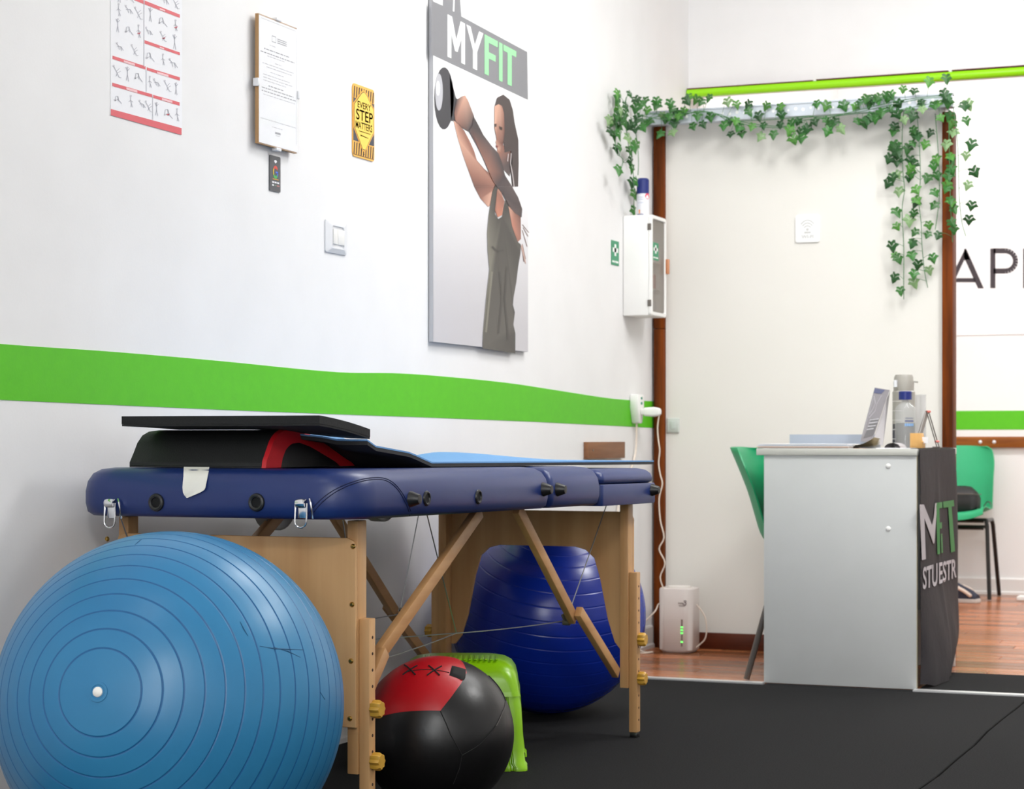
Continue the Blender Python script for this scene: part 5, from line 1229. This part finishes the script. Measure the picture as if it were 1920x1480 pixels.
b.tube(smoothpts(P), .0028, 7); b.build('cable', M_cable, rt)
pa = onX(1217, 1132, .0)
ad = thing('power_adapter', 'white plug adapter on the wall near the floor beside the router', 'plug', (.02, 7.10, .09))
b = MB(); b.loft([[Vector((x, 7.06+.075*u, .10+.085*v)) for u, v in rrect(0, 1, 0, 1, .2)] for x in (.0005, .03, .036)]); b.build('adapter_body', M_white, ad, bev=.003)
b = MB(); b.tube(smoothpts([(.02, 7.10, .098), (.025, 7.12, .06), (.03, 7.14, .012), (.05, 7.13, .004), (.07, 7.16, .004)]), .003, 7); b.build('cable', M_cable, ad)
# ---------------------------------------------------------------- ivy
random.seed(21)
OUT = [(0, .04), (.20, .20), (.40, .14), (.36, -.06), (.64, -.30), (.34, -.46), (.20, -.72), (0, -1.02)]
def leaf_mesh(m, k):
    pts = [(x*(1+.08*math.sin(k+i)), y*(1+.06*math.cos(2*k+i))) for i, (x, y) in enumerate(OUT)]
    full = pts+[(-x, y) for x, y in reversed(pts[1:-1])]
    vs = [Vector((0, -.05, 0)), Vector((0, -.38, .02)), Vector((0, -.70, 0))]+[Vector((x, y, -.22*abs(x)-.10*y*y+.03*math.sin(7*x+5*y+k))) for x, y in full]
    n = len(full); fs = []
    for i in range(n):
        a, c = i+3, (i+1) % n+3; my = (full[i][1]+full[(i+1) % n][1])/2; q = 0 if my > .0 else (1 if my > -.55 else 2); fs.append((q, a, c))
    fs += [(0, 1, 3+2), (0, 3+n-2, 1), (1, 2, 3+5), (1, 3+n-5, 2)]
    me = bpy.data.meshes.new('leaf'); me.from_pydata(vs, [], [f for f in fs if len(set(f)) == 3]); me.materials.append(m); me.update(); return me
LEAVES = [[leaf_mesh(m, k*1.7+j) for k in range(3)] for j, m in enumerate(M_leafs)]
def put_leaf(root, p, size, facing, roll, shade):
    f = Vector(facing).normalized(); y = (UP-f*UP.dot(f)).normalized(); x = y.cross(f); R_ = Matrix((x, y, f)).transposed().to_4x4()
    o = bpy.data.objects.new('leaf', LEAVES[shade][random.randrange(3)]); COL.objects.link(o); o.parent = root
    o.matrix_local = Matrix.Translation(p-WORLD[root.name]) @ R_ @ Matrix.Rotation(roll, 4, 'Z') @ Matrix.Scale(size, 4)
def pick_shade():
    r_ = random.random(); return 0 if r_ < .42 else 1 if r_ < .68 else 2 if r_ < .88 else 3
def garland(label, leaves, place, stems, size, facing, tilt=.45, rollr=.55):
    L_ = [place(*p) for p in leaves]; c = sum(L_, Vector())/len(L_)
    root = thing('ivy_garland', label, 'ivy', c, 'ivy garlands around the partition')
    S_ = []; b = MB()
    for st in stems:
        q = smoothpts([place(*p) for p in st], 4); S_ += q; b.tube(q, .0014, 5)
    for p in L_:
        f = Vector(facing)+Vector((random.uniform(-tilt, tilt), random.uniform(-tilt, tilt)*.5, random.uniform(-tilt, tilt)))
        sz = size*random.uniform(.85, 1.2); roll = random.uniform(-rollr, rollr)
        base = p+UP*sz*.4
        put_leaf(root, base, sz, f, roll, pick_shade())
        near = min(S_, key=lambda s_: (s_-p).length+max(0, (p.z-s_.z))*0.3)
        if (near-base).length < .16: b.tube([near, near.lerp(base, .5)+UP*.004, base], .0008, 4)
    b.build('stems', M_stem, root)
    return root
def k5(x, y): return (1120+x/4.8, 120+y/4.8)
def k7(x, y): return (1480+x/3.218, 120+y/3.218)
wallL = [(190, 280), (285, 280), (180, 400), (120, 520), (165, 530), (205, 480), (250, 390), (255, 460), (240, 540), (205, 570), (150, 650), (195, 640), (110, 610), (275, 680), (165, 770), (205, 760), (200, 965), (285, 790), (300, 880), (365, 740), (330, 760), (325, 950), (320, 1080), (345, 1060), (330, 1180), (325, 1320), (215, 430), (225, 520), (175, 470), (195, 330)]
_pl = [0]
def place_wall(x, y):
    _pl[0] += 1; return onX(*k5(x, y), .020+.05*((_pl[0]*7) % 5)/5)
garland('ivy garland hanging edge-on along the white left wall', wallL, place_wall,
        [[(200, 270), (190, 420), (170, 560), (165, 780), (230, 860), (205, 960)], [(260, 300), (250, 460), (270, 660), (300, 880), (325, 1000), (330, 1180), (330, 1330)], [(300, 480), (350, 650), (370, 860), (365, 1000)]], .038, (1, -.30, .1), .3, .5)
railL = [(340, 330), (400, 370), (450, 420), (380, 500), (330, 590), (400, 580), (480, 520), (530, 340), (545, 380), (585, 470), (650, 360), (680, 410), (770, 430), (700, 450), (650, 480), (750, 490), (690, 540), (790, 340), (820, 310), (900, 330), (1010, 310), (950, 350), (900, 470), (1010, 480), (580, 640), (670, 630), (850, 570), (940, 550), (1165, 350), (1250, 370), (1370, 370), (1350, 440), (1445, 475), (1530, 385), (1640, 400), (1650, 465), (1140, 560), (1190, 520), (1255, 520), (1290, 575), (1200, 640), (1295, 630), (1400, 570), (1490, 560), (1485, 660), (1585, 640), (1640, 550), (1740, 540), (1815, 525), (1740, 605), (1830, 620), (1755, 680), (1840, 675), (430, 340), (350, 400), (430, 550), (720, 480), (620, 500), (310, 560)]
railR = [(163, 245), (232, 257), (320, 255), (405, 262), (430, 235), (470, 215), (510, 210), (545, 205), (580, 190), (610, 190), (690, 155), (755, 170), (850, 112), (948, 92), (925, 185), (960, 235), (870, 255), (790, 240), (800, 280), (720, 290), (650, 250), (640, 310), (560, 295), (600, 280), (540, 305), (520, 335), (480, 345), (440, 360), (405, 350), (145, 355), (215, 345), (280, 355), (240, 410), (300, 400), (115, 395), (690, 340), (755, 320), (905, 330), (490, 235), (530, 225), (600, 210), (900, 245), (940, 210), (245, 375), (500, 320)]
def toP(c, p): return c(*p)
rail_pts = [k5(*p) for p in railL]+[k7(*p) for p in railR]
st1 = [k5(300, 500), k5(480, 450), k5(700, 460), k5(950, 430), k5(1150, 480), k5(1400, 540), k5(1700, 560), k7(60, 330), k7(250, 310), k7(420, 290), k7(600, 250), k7(800, 210), k7(960, 200)]
st2 = [k5(320, 540), k5(560, 470), k5(850, 440), k5(1050, 440), k5(1200, 510), k5(1600, 500), k5(1900, 470), k7(200, 325), k7(400, 300), k7(560, 290), k7(700, 270), k7(900, 230)]
st3 = [k5(360, 460), k5(650, 500), k5(900, 425), k5(1120, 460), k5(1300, 540), k5(1650, 575), k7(50, 345), k7(250, 320), k7(450, 270), k7(700, 215), k7(930, 190)]
_k = [0]
def place_rail(px, py):
    _k[0] += 1; p = onY(px, py, YR-.014-.035*((_k[0]*5) % 7)/7)
    return p if p.x > .03 else onX(px, py, .02+.03*((_k[0]*5) % 7)/7)
garland('ivy garland draped along the zinc rail over the partition', rail_pts, place_rail, [st1, st2, st3], .034, (.15, -1, .12))
sA = [(640, 380), (635, 410), (625, 515), (640, 540), (610, 575), (650, 590), (640, 675), (605, 725), (660, 775), (640, 900), (640, 985), (615, 1105), (635, 1165), (640, 1295), (668, 1372), (650, 1180), (630, 500), (620, 690)]
sB = [(740, 405), (775, 440), (855, 420), (825, 490), (740, 485), (720, 515), (730, 585), (755, 610), (735, 665), (725, 690), (755, 765), (760, 830), (755, 905), (725, 945), (765, 1020), (740, 1080), (735, 1160), (780, 1215), (755, 1270), (745, 1325), (840, 1250), (860, 1175), (840, 1035), (840, 975), (885, 860), (870, 780), (840, 695), (885, 675), (870, 620), (880, 580), (755, 430), (735, 640), (750, 1090), (770, 840)]
sC = [(980, 320), (995, 370), (995, 420), (950, 490), (965, 565), (970, 640), (960, 680), (955, 760), (965, 830), (985, 880), (970, 965), (995, 1000), (905, 1040), (975, 580), (960, 745), (980, 840)]
sD = [(1055, 260), (1065, 345), (1105, 490), (1070, 555), (1105, 660), (1085, 735), (1105, 860), (1085, 945), (1070, 250)]
def mkplace(Y, w_):
    q = [0]
    def f_(x, y): q[0] += 1; return onY(*k7(x, y), Y-w_*((q[0]*5) % 7)/7)
    return f_
garland('ivy strand hanging on the partition, farthest left of the hanging strands', sA, mkplace(YP-.03, .03), [[(690, 280), (680, 450), (685, 650), (695, 760), (680, 880), (690, 1100), (690, 1300), (690, 1420)]], .0355, (.1, -1, .15))
garland('ivy strand hanging on the partition beside the brown post', sB, mkplace(YP-.03, .03), [[(770, 300), (785, 500), (790, 700), (780, 820), (795, 960), (800, 1090), (815, 1250), (835, 1350)], [(880, 300), (900, 560), (905, 800), (880, 1000)]], .0355, (.1, -1, .15))
garland('ivy strand hanging in front of the brown right post', sC, mkplace(YP-.05, .03), [[(960, 240), (965, 500), (970, 750), (975, 900), (985, 1075)]], .034, (.2, -1, .15))
garland('ivy strand hanging in the opening right of the brown post', sD, mkplace(YP-.06, .03), [[(985, 230), (1010, 420), (1020, 600), (1025, 800), (1040, 950), (1065, 1040)]], .0355, (.1, -1, .15))
